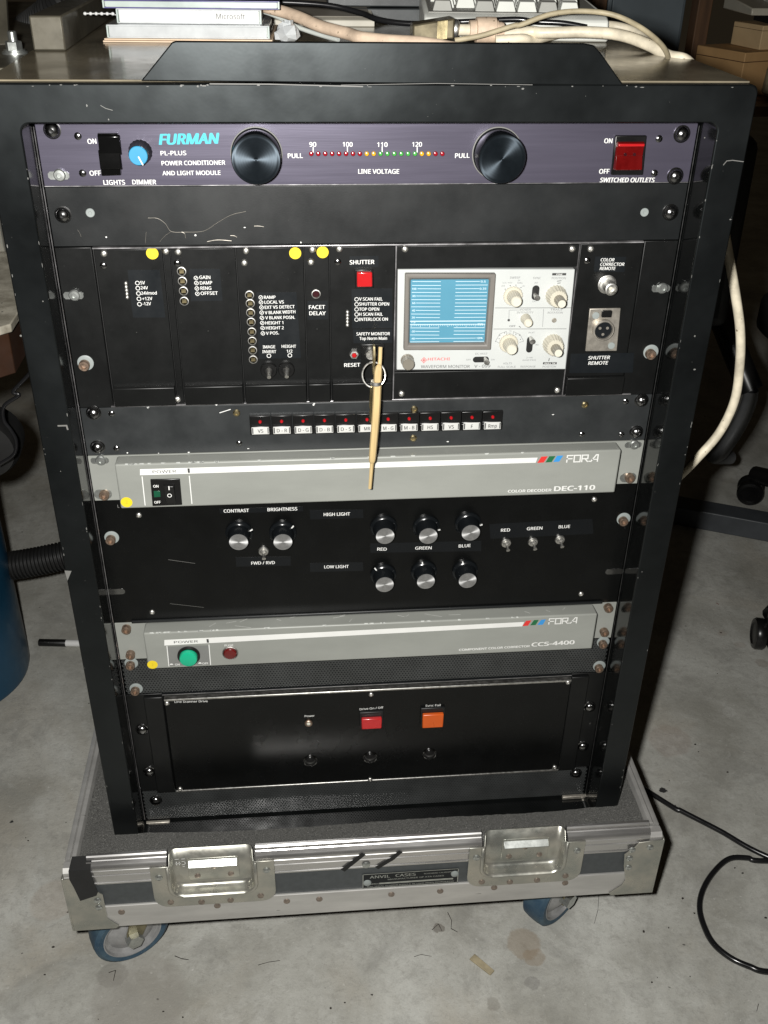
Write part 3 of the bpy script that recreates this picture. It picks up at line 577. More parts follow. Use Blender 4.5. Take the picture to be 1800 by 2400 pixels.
T(L, 'PL-PLUS', (-155.6,-22.8), (-137.4,-22.7), 3.0, bold=.025); T(L, 'POWER CONDITIONER', (-155.6,-29.8), (-109.9,-29.5), 3.0, bold=.025); T(L, 'AND LIGHT MODULE', (-155.7,-36.8), (-113.8,-36.7), 3.0, bold=.025)
T(L, 'PULL', (-64.1,-25.1), (-53.3,-25.0), 3.2, bold=.025); T(L, '90', (-48.2,-17.1), (-43.3,-17.1), 3.1, bold=.025); T(L, '100', (-23.9,-17.1), (-16.8,-17.2), 3.1, bold=.025); T(L, '110', (1.4,-17.4), (8.9,-17.4), 3.1, bold=.025); T(L, '120', (27.2,-17.3), (34.3,-17.3), 3.1, bold=.025)
T(L, 'LINE VOLTAGE', (-12.5,-36.4), (17.9,-36.6), 3.2, bold=.025); T(L, 'PULL', (59.5,-25.5), (70.2,-25.3), 3.2, bold=.025); T(L, 'ON', (171.3,-15.3), (177.3,-15.3), 3.3, bold=.03); T(L, 'OFF', (170.3,-37.4), (178.0,-37.3), 3.3, bold=.03); T(L, 'SWITCHED OUTLETS', (171.7,-43.7), (214.3,-44.0), 3.3, bold=.03, shear=.12)
L.build('lettering', 'white_print', pc)
L = MB(); T(L, 'FURMAN', (-155.7,-15.3), (-113.1,-14.6), 7.0, bold=.06, shear=.22); L.build('logo_lettering', 'cyan_print', pc)
b0 = MB().prism([(178.3,-9.5), (179.0,-38.0), (203.9,-38.1), (202.4,-9.5)], -3, 0).build('power_switch', 'black_plastic', pc, bevel=.8)
(xa, za), (xb, zb) = (179.6,-13.5), (201.5,-34.1); zm = (za + zb) / 2
a = MB(); a.hexa([(xa, -2.9, zb), (xb, -2.9, zb), (xb, -2.9, za), (xa, -2.9, za)], [(xa + .6, -7.5, zb + .8), (xb - .6, -7.5, zb + .8), (xb - .6, -4.2, zm), (xa + .6, -4.2, zm)]); a.hexa([(xa + .6, -3, zm - .2), (xb - .6, -3, zm - .2), (xb - .6, -3, za), (xa + .6, -3, za)], [(xa + .6, -4.3, zm - .1), (xb - .6, -4.3, zm - .1), (xb - .8, -5.2, za - 1), (xa + .8, -5.2, za - 1)])
a = a.build('rocker', 'red_rocker', b0, bevel=.5)
for q_ in (-3.4, 3.6): MB().lathe(((xa + xb) / 2 + q_, -4.6, zm + 1.2), [(1.2, 0), (1.1, -.5)], 14).build('dot', 'hole_red', a)
MB().box(xa + 1, xb - 1, -6.6, -4.3, za - 3.2, za - 1.2).build('ridge', 'red_plastic', a, bevel=.6)  # brighter red: lit upper slope of the rocker put into the colour

# ------------------------------------------------------------------ blank panel, unit 2
bl = thing('blank_panel', 'plain black blanking panel below the purple unit with fine hair scratches', 'blank panel', (0, 0, -2 * U))
MB().box(-241.3, 241.3, 0, 3, -2 * U + .3, -U - .25).build('panel_sheet', 'satin_black', bl, bevel=.5)
hw('dome', bl, -231.0,-64.7); hw('domesilver', bl, 230.8,-66.9); hw('flatzinc', bl, -211.2,-63.5); hw('flatzinc', bl, 210.2,-66.8)
s_ = MB(); HY = -.5
def thread(pts, r=.16): s_.tube([(p[0], HY, p[1]) for p in pts], r * .75, 5)
thread([(-169.5,-67.6), (-162.7,-68.0), (-157.2,-72.0), (-153.4,-77.8), (-143.2,-78.4), (-129.3,-77.7), (-118.5,-71.5), (-107.8,-65.9), (-96.9,-63.4)], .2); thread([(-153.4,-77.8), (-158.6,-81.2), (-162.8,-85.7)], .13)
thread([(-109.6,-81.4), (-106.7,-81.6), (-104.7,-82.7)], .35); thread([(-91.3,-74.4), (-87.9,-74.4), (-84.1,-75.0)], .3); thread([(-145.7,-78.2), (-143.6,-79.6), (-143.2,-82.9)], .25); thread([(-172.0,-77.9), (-172.8,-82.3), (-173.6,-86.6)], .12)
thread([(-127.3,-85.8), (-119.4,-84.6), (-109.0,-85.4)], .35); thread([(-222.2,-75.7), (-220.9,-78.3), (-220.1,-81.2)], .12)
s_.build('scratch', 'nickel', bl)

# ------------------------------------------------------------------ card cage, units 3-5
Z5 = -5 * U
cage = thing('card_cage', 'black three unit card cage frame holding plug-in modules in mid rack', 'card cage', (0, 0, Z5))
for s in (-1, 1): MB().box(*sorted((s * 241.3, s * 214)), 0, 3, Z5 + .3, -2 * U - .3).build('side_cheek', 'module_black', cage, bevel=.6)
MB().box(-213.5, 213.5, -1.0, 12, -90.6, -89.3).build('cage_rail', 'worn_edge', cage, bevel=.3)
MB().box(-216, 222, -1.0, 12, Z5 + .4, Z5 + 1.6).build('cage_rail', 'worn_edge', cage, bevel=.3)
MB().box(-213.8, 213.8, 3.2, 220, Z5 + 2, -91).build('cage_box', 'matt_black', cage)
hw('slotbolt', cage, -232.5,-126.6); hw('allen', cage, -231.9,-183.4); hw('slotbolt', cage, 233.2,-128.3); hw('allen', cage, 232.8,-184.1)
MB().box(-161.2, -156.2, 0, 3, Z5 + 2, -91).build('divider_strip', 'module_black', cage, bevel=.4)
hw('small', cage, -158.9,-92.8); hw('small', cage, -161.4,-216.0)
rnd = random.Random(11); c = MB()
for q in [(-130.3,-221.5), (-127.3,-220.5), (-49.8,-223.7), (-186.1,-222.1), (-56.5,-87.1), (-135.6,-80.6), (-201.8,-81.4), (-186.2,-222.5), (-131.1,-220.4), (-49.2,-222.6), (-98.3,-75.2)]: chip(c, q[0], q[1], -1.15, rnd.uniform(.6, 1.6), rnd.uniform(.5, 1.3))
c.build('scratch', 'white_print', cage)

def module(name, label, x0, x1, handle=True):
    t = thing(name, label, 'plug-in module', ((x0 + x1) / 2, 0, Z5), 'plug-in modules in the card cage')
    MB().box(x0, x1, -.4, 2.6, Z5 + 2, -91).build('front_plate', 'module_black', t, bevel=.5)
    if handle:
        a = MB(); a.prism([(-.3, -203.2), (-5, -202.4), (-6.2, -203.4), (-5.2, -219.4), (-.3, -219.6)], x0 + .8, x1 - .8, ax='x'); a.build('handle_bar', 'module_black', t, bevel=.4)
    return t
def led_column(parent, p0, p1, n, m='steel'):
    for i in range(n):
        q = (p0[0] + (p1[0] - p0[0]) * i / (n - 1), -.4, p0[1] + (p1[1] - p0[1]) * i / (n - 1))
        if ('col', m) not in PROTO or i == 0: o = MB().lathe(q, [(1.5, 0), (1.4, -.9), (.8, -1.5), (.2, -1.7)], 12).build('indicator_lamp', m, parent, at=q); PROTO[('col', m)] = o
        else: copy_part(PROTO[('col', m)], parent, q)
LY = -.65
m1 = module('supply_module', 'black plug-in module at left end listing 5V and 24V supply lamps', -212.6, -161.8)
sticker(m1, -169.2,-94.3, 4.6, -.4, '5'); hw('small', m1, -205.2,-93.9, -.4); hw('smalldark', m1, -206.8,-103.1, -.4)
lp = label_plate(m1, [(-189.4,-145.0), (-164.4,-145.4), (-165.0,-107.1), (-189.2,-106.8)], -.5); L = MB()
for q in ((-182.9,-117.2), (-183.0,-121.3), (-183.0,-125.5), (-183.1,-129.8), (-183.2,-134.1)): L.ringline(q[0], q[1], 1.75, .5, LY)
T(L, '5V', (-180.7,-118.2), (-177.2,-118.2), 2.5, LY); T(L, '24V', (-180.8,-122.2), (-175.4,-122.3), 2.5, LY); T(L, '24Vmod', (-181.0,-126.5), (-169.1,-126.5), 2.5, LY); T(L, '+12V', (-180.6,-131.0), (-172.9,-130.9), 2.5, LY); T(L, '-12V', (-180.8,-135.1), (-174.4,-135.0), 2.5, LY)
L.build('lettering', 'white_print', lp); led_column(m1, (-191.7,-117.3), (-191.9,-128.4), 5)
m2 = module('gain_module', 'black plug-in module with four brass trimmers beside GAIN and RING', -155.6, -106.8)
hw('small', m2, -149.7,-93.3, -.4); hw('smalldark', m2, -151.2,-102.1, -.4)
for q in ((-148.5,-108.4), (-148.5,-116.1), (-148.4,-123.9), (-148.6,-132.1)): hw('trimmer', m2, q[0], q[1], -.4)
def slashes(L, pts):
    for x, z in pts: L.ringline(x, z, 1.7, .45, LY); L.stroke([(x - 1, z - 1), (x + 1, z + 1)], .45, LY)
lp = label_plate(m2, [(-143.5,-132.5), (-118.9,-132.4), (-119.3,-107.0), (-142.5,-106.7)], -.5); L = MB(); slashes(L, [(-138.0,-113.9), (-138.0,-117.9), (-138.0,-122.2), (-138.0,-126.4)])
T(L, 'GAIN', (-135.4,-114.6), (-127.1,-114.8), 2.6, LY); T(L, 'DAMP', (-135.3,-119.1), (-126.0,-119.0), 2.6, LY); T(L, 'RING', (-135.2,-123.3), (-127.0,-123.3), 2.6, LY); T(L, 'OFFSET', (-135.4,-127.4), (-122.3,-127.4), 2.6, LY)
L.build('lettering', 'white_print', lp)
m3 = module('scan_module', 'black plug-in module with eight trimmers and two booted toggles', -106.2, -54.8)
hw('small', m3, -98.5,-93.0, -.4); hw('small', m3, -100.3,-102.4, -.4); sticker(m3, -61.1,-95.5, 4.6, -.4, '5')
for q in ((-97.8,-128.0), (-97.6,-134.8), (-97.7,-142.4), (-97.7,-150.1), (-97.6,-158.3), (-97.7,-166.1), (-97.8,-174.1), (-97.8,-182.1)): hw('trimmer', m3, q[0], q[1], -.4)
lp = label_plate(m3, [(-93.3,-181.8), (-59.2,-181.9), (-61.2,-126.4), (-92.3,-126.2)], -.5); L = MB(); slashes(L, [(-89.1,-130.2), (-89.1,-134.2), (-88.9,-138.4), (-89.0,-142.6), (-89.0,-147.0), (-89.0,-151.2), (-88.9,-155.5), (-88.9,-160.0)])
T(L, 'RAMP', (-86.6,-131.4), (-77.7,-131.4), 2.5, LY); T(L, 'LOCAL VS', (-86.4,-135.4), (-71.3,-135.4), 2.5, LY); T(L, 'EXT VS DETECT', (-86.4,-139.6), (-62.9,-139.4), 2.5, LY); T(L, 'V BLANK WIDTH', (-86.5,-144.0), (-62.5,-143.6), 2.5, LY)
T(L, 'V BLANK POSN.', (-86.3,-148.2), (-63.0,-148.2), 2.5, LY); T(L, 'HEIGHT 1', (-86.5,-152.5), (-72.4,-152.5), 2.5, LY); T(L, 'HEIGHT 2', (-86.3,-156.7), (-72.2,-156.8), 2.5, LY); T(L, 'V POS.', (-86.4,-161.2), (-76.2,-161.0), 2.5, LY)
T(L, 'IMAGE', (-89.5,-172.8), (-79.7,-172.8), 2.5, LY); T(L, 'INVERT', (-90.1,-176.8), (-79.1,-177.1), 2.5, LY); T(L, 'HEIGHT', (-74.4,-172.6), (-62.9,-172.8), 2.5, LY); T(L, '1/2', (-70.5,-176.8), (-66.0,-176.9), 2.5, LY)
for q in ((-85.0,-179.3), (-68.1,-179.3)): L.ringline(q[0], q[1], 1.8, .5, LY)
L.build('lettering', 'white_print', lp); hw('boot', m3, -85.7,-191.2, -.4); hw('boot', m3, -71.4,-191.1, -.4)
m4 = module('facet_module', 'narrow black plug-in module marked FACET DELAY with one round hole', -54.2, -35.2)
sticker(m4, -40.0,-95.0, 4.6, -.4, '5'); hw('small', m4, -47.8,-92.7, -.4); hw('small', m4, -49.2,-102.5, -.4)
x, z = (-45.8,-128.1); a = MB(); a.lathe((x, -.4, z), [(3.6, 0), (3.6, -.9), (3.0, -1.0), (2.6, 0)], 22); a.build('socket_ring', 'steel', m4); MB().lathe((x, -.5, z), [(2.5, 0), (2.4, -.2)], 18).build('socket_hole', 'hole_red', m4)
lp = label_plate(m4, [(-52.7,-149.4), (-36.5,-149.1), (-36.8,-133.7), (-52.7,-134.1)], -.5); L = MB(); T(L, 'FACET', (-51.6,-140.4), (-38.9,-140.4), 3.1, LY); T(L, 'DELAY', (-51.4,-145.4), (-38.6,-145.6), 3.1, LY); L.build('lettering', 'white_print', lp)
m5 = module('shutter_module', 'black plug-in module with red SHUTTER button, RESET button and key switch', -34.6, 16.2)
hw('small', m5, -27.1,-92.4, -.4); hw('smalldark', m5, -28.4,-102.6, -.4)
lp = label_plate(m5, [(-18.9,-107.1), (3.3,-107.1), (3.2,-98.4), (-19.3,-98.4)], -.5); L = MB(); T(L, 'SHUTTER', (-19.1,-104.7), (-0.0,-104.6), 3.2, LY, .025); L.build('lettering', 'white_print', lp)
b0 = MB().prism([(-14.8,-123.3), (-0.4,-123.2), (-1.1,-108.1), (-15.4,-108.3)], -3.2, -.4).build('shutter_button', 'black_plastic', m5, bevel=.5)
MB().prism([(-13.9,-121.0), (-1.8,-121.0), (-2.1,-109.4), (-13.9,-109.2)], -7, -3.1).build('button_cap', 'red_plastic', b0, bevel=.8)
lp = label_plate(m5, [(-17.4,-157.2), (15.1,-157.6), (14.5,-124.5), (-17.8,-124.5)], -.5); L = MB()
for q in ((-13.8,-133.0), (-13.8,-137.1), (-13.8,-141.3), (-13.8,-145.5), (-13.8,-149.8)): L.ringline(q[0], q[1], 1.7, .45, LY)
T(L, 'V SCAN FAIL', (-11.8,-134.0), (6.8,-134.3), 2.5, LY); T(L, 'SHUTTER OPEN', (-11.8,-138.1), (12.1,-138.5), 2.5, LY); T(L, 'TOP OPEN', (-11.8,-142.4), (4.2,-142.6), 2.5, LY); T(L, 'H SCAN FAIL', (-11.8,-146.6), (7.2,-146.9), 2.5, LY); T(L, 'INTERLOCK ON', (-11.8,-150.9), (11.3,-151.1), 2.5, LY)
L.build('lettering', 'white_print', lp); led_column(m5, (-21.1,-143.3), (-21.2,-154.3), 5)
lp = label_plate(m5, [(-16.3,-169.9), (15.4,-170.2), (15.0,-158.6), (-16.7,-158.2)], -.5); L = MB(); T(L, 'SAFETY MONITOR', (-13.9,-163.2), (13.2,-163.5), 2.5, LY); T(L, 'Top Norm Main', (-11.4,-167.2), (10.9,-167.4), 2.5, LY); L.build('lettering', 'white_print', lp)
x, z = (-15.9,-179.1); b0 = MB().lathe((x, -.4, z), [(4.0, 0), (4.0, -2.4), (3.5, -3), (2.4, -3.1), (2.2, -2)], 6).build('reset_button', 'steel', m5); MB().lathe((x, -2.4, z), [(1.9, 0), (1.9, -2), (1.2, -2.6)], 16).build('button_cap', 'red_plastic', b0)
lp = label_plate(m5, [(-24.2,-191.0), (-10.1,-190.9), (-10.3,-184.3), (-24.4,-184.5)], -.5); L = MB(); T(L, 'RESET', (-23.9,-190.4), (-10.9,-190.3), 3.1, LY, .025); L.build('lettering', 'white_print', lp)
k0 = MB().prism([(-9.7,-184.0), (9.7,-183.9), (9.1,-170.6), (-10.3,-170.6)], -2, -.4).build('key_switch', 'black_plastic', m5, bevel=.5)
x, z = (-2.2,-178.4); MB().lathe((x, -2, z), [(4.6, 0), (4.6, -3.2), (4.1, -4), (1, -4)], 26).build('lock_barrel', 'steel', k0)

# ------------------------------------------------------------------ waveform monitor and its black mounting frame
wm = thing('waveform_monitor', 'small white waveform monitor with blue screen and cream knobs in rack', 'waveform monitor', (90, 0, Z5))
MB().box(17.4, 161.4, -.4, 2.6, -109, -91).build('upper_plate', 'module_black', wm, bevel=.4); MB().box(17.4, 161.4, -.4, 2.6, Z5 + 2, -196.5).build('lower_plate', 'module_black', wm, bevel=.4)
MB().box(16.4, 17.3, -1.6, 3, Z5 + 2, -90.6).build('frame_edge', 'worn_edge', wm); MB().box(161.5, 162.2, -1.0, 3, Z5 + 2, -90.6).build('frame_edge', 'worn_edge', wm)
for q in ((23.7,-93.1), (156.0,-94.6), (23.9,-215.6), (157.1,-215.9)): hw('small', wm, q[0], q[1], -.4)
MB().prism([(19.2,-193.6), (161.9,-196.4), (159.9,-110.7), (18.4,-109.0)], -2, 3).build('front_panel', 'monitor_face', wm, bevel=.7)
a = MB(); bo = [(24.2,-174.9), (96.2,-176.2), (95.7,-112.3), (23.9,-111.3)]; bi = [(27.5,-171.0), (92.1,-171.9), (92.0,-115.2), (27.1,-114.6)]; sc = [(29.3,-169.6), (90.9,-170.3), (90.9,-117.6), (28.7,-116.9)]
vs = [(p[0], -2, p[1]) for p in bo] + [(p[0], -6, p[1]) for p in bo] + [(p[0], -6, p[1]) for p in bi] + [(p[0], -2.6, p[1]) for p in sc]
a.add(vs, [(4 * k + i, 4 * k + (i + 1) % 4, 4 * k + 4 + (i + 1) % 4, 4 * k + 4 + i) for k in range(3) for i in range(4)]); a.build('screen_bezel', 'bezel_grey', wm, bevel=.9)
scr = MB().prism([(p[0], p[1]) for p in sc], -2.7, -2.3).build('screen', 'screen_blue', wm)
G = MB(); GY = -2.95
def gl(x0, x1, y, w=.38): G.stroke([x0, x1], w, GY)
for q0, q1 in (((30.2,-118.4), (52.5,-118.8)), ((30.0,-121.5), (52.6,-121.9)), ((34.4,-124.3), (52.8,-124.7)), ((29.9,-127.2), (52.7,-127.7)), ((33.6,-130.2), (52.7,-130.6)), ((29.9,-133.2), (52.8,-133.6)), ((33.6,-136.0), (52.7,-136.4)), ((29.9,-139.1), (52.9,-139.5)), ((33.6,-142.1), (52.8,-142.6)), ((29.9,-145.1), (53.0,-145.6)), ((33.7,-148.1), (52.9,-148.6)),
               ((29.7,-156.8), (52.9,-157.3)), ((33.7,-159.8), (53.1,-160.3)), ((29.7,-162.8), (53.0,-163.4)), ((34.0,-166.0), (83.4,-166.6)), ((29.9,-168.8), (53.3,-169.0)),
               ((64.6,-118.9), (83.6,-119.1)), ((64.7,-121.8), (90.0,-122.1)), ((64.7,-124.8), (83.5,-125.0)), ((64.9,-127.8), (90.0,-128.1)), ((64.8,-130.7), (90.0,-131.1)), ((65.0,-133.6), (90.0,-133.9)), ((65.0,-136.5), (90.3,-136.9)), ((64.9,-139.4), (90.1,-139.8)), ((65.1,-142.5), (90.1,-142.8)), ((65.1,-145.4), (90.1,-145.9)), ((65.0,-148.6), (90.2,-148.9)),
               ((65.1,-157.3), (90.0,-157.7)), ((65.3,-160.1), (90.2,-160.6)), ((65.2,-163.1), (90.0,-163.6)), ((65.4,-169.2), (90.3,-169.5))): gl(q0, q1, 0)
G.stroke([(29.5,-151.2), (90.2,-152.0)], .7, GY); G.stroke([(29.4,-154.0), (90.2,-154.8)], .5, GY)
(tx0, tz0), (tx1, tz1) = (30.1,-154.0), (89.8,-154.8)
for i in range(41): t = i / 40; h = 2.0 if i % 5 == 0 else 1.1; xx = tx0 + (tx1 - tx0) * t; zz = tz0 + (tz1 - tz0) * t; G.stroke([(xx, zz), (xx, zz - h)], .3, GY - .01)
for st, q0, q1 in (('100', (29.9,-125.0), (33.3,-125.1)), ('80', (30.4,-130.9), (32.8,-131.0)), ('60', (30.4,-136.7), (32.8,-136.8)), ('40', (30.4,-142.9), (32.8,-143.0)), ('20', (30.4,-148.8), (32.8,-148.8)), ('7.5', (29.8,-152.8), (33.3,-152.9)), ('-20', (30.2,-160.5), (33.1,-160.6)), ('-40', (30.4,-166.7), (33.3,-166.8)), ('0.5', (84.5,-119.9), (88.4,-120.0)), ('0.35', (84.0,-125.8), (89.3,-125.8)), ('75%', (84.3,-155.6), (88.7,-155.5)), ('100%', (84.1,-167.4), (89.1,-167.4))): T(G, st, q0, q1, 1.5, GY - .02)
G.build('graticule', 'graticule', scr)
PY = -2.15; L = MB()
def P1(st, q0, q1, h, bold=.0): T(L, st, q0, q1, h, PY, bold)
P1('SWEEP', (107.8,-117.5), (116.1,-117.6), 1.7); P1('SYNC', (126.5,-118.1), (132.9,-118.2), 1.7); P1('POSITION', (141.7,-118.4), (153.1,-118.6), 1.7); P1('INT', (128.1,-121.8), (131.1,-121.8), 1.2); P1('EXT', (127.9,-137.2), (131.2,-137.3), 1.2)
P1('2H', (101.5,-123.9), (104.1,-123.9), 1.1); P1('S.H. 1HV', (102.4,-121.4), (110.0,-121.4), 1.1); P1('2V', (114.5,-119.5), (116.4,-119.6), 1.0); P1('MAG.', (114.3,-121.6), (118.6,-121.6), 1.1); P1('2V', (118.5,-124.2), (120.5,-124.2), 1.1)
P1('POWER', (118.7,-144.2), (127.3,-144.2), 1.6); P1('INTENSITY', (115.9,-146.5), (129.5,-146.7), 1.6); P1('TRACE', (143.4,-144.5), (153.2,-144.6), 1.6); P1('ROTATION', (141.4,-147.1), (153.8,-147.2), 1.6); P1('OFF', (110.8,-157.9), (115.7,-157.9), 1.4, .03)
P1('FLAT', (127.3,-163.7), (132.2,-163.7), 1.2); P1('CAL', (109.7,-163.8), (113.3,-163.9), 1.1); P1('1V', (110.9,-161.9), (112.8,-161.9), 1.1); P1('IRE', (133.9,-174.4), (136.5,-174.4), 1.1); P1('VOLTS', (108.1,-190.7), (115.5,-190.7), 1.7); P1('FULL SCALE', (103.9,-193.6), (119.0,-193.8), 1.7); P1('RESPONSE', (123.1,-193.8), (135.8,-194.0), 1.6); P1('POSITION', (141.9,-194.3), (153.2,-194.4), 1.7)
P1('2-HR', (127.2,-185.5), (132.6,-185.7), 1.1); P1('BAND PASS', (124.4,-187.8), (135.5,-187.9), 1.2); P1('DC-REST', (84.1,-181.4), (94.3,-181.5), 1.5); P1('OFF', (76.8,-186.4), (80.8,-186.5), 1.3); P1('ON', (97.7,-186.8), (100.5,-186.8), 1.3)
for q in (((109.8,-143.6), (118.5,-143.5)), ((109.4,-143.7), (109.8,-150.9)), ((137.7,-143.3), (138.3,-158.2)), ((100.1,-170.5), (103.1,-163.9)), ((103.1,-163.9), (108.5,-161.6)), ((108.5,-161.6), (109.2,-164.5)), ((100.0,-169.9), (103.2,-171.6)), ((114.6,-162.0), (114.3,-164.9)), ((114.6,-162.0), (120.3,-164.7)), ((120.3,-164.7), (123.6,-170.4)), ((123.6,-170.4), (120.2,-171.5))): L.stroke(q, .28, PY)
L.build('fine_lettering', 'fine_print', wm)
L = MB(); T(L, 'WAVEFORM MONITOR', (39.3,-192.3), (80.2,-193.1), 2.6, PY, .005); T(L, 'V - 099', (84.0,-193.0), (97.4,-193.1), 2.6, PY, .005)
for q in (((97.9,-141.5), (161.2,-142.5)), ((97.9,-159.4), (158.3,-160.4))): L.stroke(q, .35, PY)
for q in (((142.6,-114.4), (152.2,-114.5)), ((142.7,-190.4), (152.7,-190.6))): L.stroke(q, 1.9, PY)
kx_, kz_ = (109.8,-152.1); L.lathe((kx_, -2.0, kz_), [(1.1, 0), (1.0, -.25)], 12)
for q in ((104.8,-126.0), (108.6,-123.2), (113.2,-122.9), (117.5,-124.9), (103.1,-168.0), (103.4,-164.9), (107.2,-163.0), (116.7,-164.2), (119.8,-165.2), (120.9,-168.7)): L.sheet([(q[0] - .35, q[1] - .35), (q[0] + .35, q[1] - .35), (q[0] + .35, q[1] + .35), (q[0] - .35, q[1] + .35)], PY)
L.stroke([(146.4,-120.1), (149.6,-119.8)], .5, PY); L.stroke([(147.0,-121.8), (149.1,-121.6)], .5, PY); L.stroke([(118.7,-157.4), (120.1,-158.4)], .5, PY); L.stroke([(146.8,-186.2), (146.5,-188.2)], .6, PY)
L.build('lettering', 'grey_print', wm)
L = MB(); T(L, 'FINE', (145.2,-115.1), (150.0,-115.2), 1.2, PY - .1); T(L, 'PULL 5X', (143.3,-191.1), (152.4,-191.2), 1.2, PY - .1); L.build('reversed_lettering', 'white_print', wm)
L = MB(); T(L, 'HITACHI', (44.9,-185.7), (63.1,-185.9), 2.4, PY); x, z = (41.6,-185.3); L.ringline(x, z, 2.0, .4, PY)
for i in range(4): aa = i * math.pi / 4; L.stroke([(x - 1.1 * math.cos(aa), z - 1.1 * math.sin(aa)), (x + 1.1 * math.cos(aa), z + 1.1 * math.sin(aa))], .35, PY)
for i in range(4): aa = i * math.pi / 2; L.stroke([(x + 1.7 * math.cos(aa), z + 1.7 * math.sin(aa)), (x + 2.5 * math.cos(aa), z + 2.5 * math.sin(aa))], .5, PY)
L.build('logo_lettering', 'red_print', wm)
def cream(q, skirt, r, h, nm='selector_knob', inner=None, rib=True):
    x, z = q; prof = ([(skirt, 0), (skirt, -1.6), (skirt - .6, -2.2)] if skirt else []) + [(r * 1.22, -2.3 if skirt else 0), (r, -h + .6), (r - .6, -h)]
    k = MB().lathe((x, -2, z), prof, 40, rib=.93 if rib else None).build(nm, 'cream_plastic', wm, ang=20)
    if inner:
        i_ = MB().lathe((x, -2 - h, z), [(inner * 1.12, 0), (inner, -9.4), (inner - .5, -10)], 32, rib=.93).build('inner_knob', 'knob_grey', k, ang=20)
        e = MB(); e.lathe((x, -12 - h, z), [(inner - .55, 0), (inner - .6, -.3), (inner * .72, -.3), (inner * .7, -.1)], 26); e.build('pointer_ring', 'cream_light', k)
    else:
        MB().lathe((x, -2 - h, z), [(r - .7, 0), (r - .9, -.35), (r * .66, -.35), (r * .62, -.15)], 26).build('pointer_ring', 'cream_light', k)
cream((111.4,-131.5), 8.0, 4.6, 15); cream((111.1,-171.8), 8.0, 4.6, 15); cream((123.6,-151.0), 0, 3.5, 11, rib=False)
cream((146.6,-131.9), 0, 7.2, 10, 'position_knob', 3.7); cream((148.3,-173.3), 0, 7.2, 10, 'position_knob', 3.7)
x, z = (27.8,-185.0); k = MB().lathe((x, -2, z), [(5.6, 0), (5.6, -1.2), (5.0, -1.6), (5.0, -9.5), (4.5, -10)], 36, rib=.96).build('focus_knob', 'knob_grey', wm, ang=20)
def slide(q, w, h, lev):
    x, z = q; r = min(w, h) / 2 - .01
    o = MB().prism(rrect(x - w / 2, x + w / 2, z - h / 2, z + h / 2, r), -2.3, -1.95).build('slide_switch', 'matt_black', wm)
    MB().tube([(lev[0], -2.3, lev[1]), (lev[0] + .2, -6, lev[1] - .4), (lev[0] + .3, -9.5, lev[1] - .7)], lambda t: 1.5 + .7 * t, 14, False).build('lever', 'steel', o)
slide((129.7,-129.4), 5.8, 12.2, (129.2,-130.6)); slide((129.0,-173.5), 5.2, 14.0, (129.0,-167.5)); slide((89.1,-185.8), 13.4, 5.0, (92.3,-184.8))
x, z = (147.4,-152.9); MB().lathe((x, -2, z), [(2.0, 0), (2.0, -.3), (1.5, -.4), (1.3, -.1)], 20).build('trim_hole', 'nickel', wm)

m6 = module('remote_module', 'black plug-in module with round connectors marked COLOR CORRECTOR and SHUTTER REMOTE', 162.6, 213.4)
hw('small', m6, 170.9,-94.8, -.4); hw('smalldark', m6, 169.3,-104.2, -.4)
lp = label_plate(m6, [(175.7,-113.3), (200.9,-113.9), (200.5,-101.6), (175.4,-101.0)], -.5); L = MB(); T(L, 'COLOR', (180.2,-104.9), (191.2,-105.1), 2.5, LY, .02, .12); T(L, 'CORRECTOR', (180.3,-108.5), (199.8,-108.8), 2.5, LY, .02, .12); T(L, 'REMOTE', (180.4,-111.9), (193.1,-112.1), 2.5, LY, .02, .12); L.build('lettering', 'white_print', lp)
x, z = (188.0,-123.8); k = MB().lathe((x, -.4, z), [(7.6, 0), (7.6, -1), (6.8, -1.4), (6.8, -2.6), (5, -3), (5, -13), (4.4, -13.4), (3.6, -13.4), (3.4, -9)], 30).build('coaxial_socket', 'steel', m6)
a = MB(); [a.lathe((x + s * 5.4, -8, z), [(1.1, -s * 0), (1.1, s * .01)], 10, 'x') for s in (1,)]; a.lathe((x, -9.2, z), [(1.7, 0), (1.6, -2.6), (.6, -2.8)], 16); a.build('centre_pin', 'cream_light', k)
k = MB().prism([(176.9,-180.6), (203.7,-180.9), (201.7,-143.6), (175.9,-143.6)], -2, -.4).build('socket_plate', 'nickel', m6, bevel=.5)
x, z = (188.7,-161.1); MB().lathe((x, -2, z), [(8.9, 0), (8.9, -4.2), (8.3, -4.8), (7.6, -4.8), (7.3, -2.5)], 36).build('socket_ring', 'nickel', k)
MB().lathe((x, -4.4, z), [(7.2, 0), (7.1, -.6)], 30).build('socket_insert', 'label_black', k)
a = MB(); [a.lathe((x + 3.6 * math.cos(t), -5.0, z + 3.6 * math.sin(t)), [(1.2, 0), (1.2, -.3)], 12) for t in (math.radians(150), math.radians(30), math.radians(270))]; a.build('pin_hole', 'nickel', k)
x, z = (190.2,-147.8); MB().prism(rrect(x - 4.2, x + 4.2, z - 2.8, z + 3, 1), -4.2, -2).build('release_tab', 'black_plastic', k, bevel=.4)
for q in ((181.6,-149.4), (198.2,-175.9)): MB().lathe((q[0], -2, q[1]), [(3.0, 0), (2.9, -.6), (1.2, -.7)], 16).build('screw', 'washer_nylon', k)
lp = label_plate(m6, [(165.8,-200.5), (220.8,-201.4), (219.3,-183.4), (165.0,-183.0)], -.5); L = MB(); T(L, 'SHUTTER', (180.5,-188.5), (198.9,-188.5), 3.0, LY, .02, .1); T(L, 'REMOTE', (181.1,-193.3), (198.0,-193.3), 3.0, LY, .02, .1); L.build('lettering', 'white_print', lp)

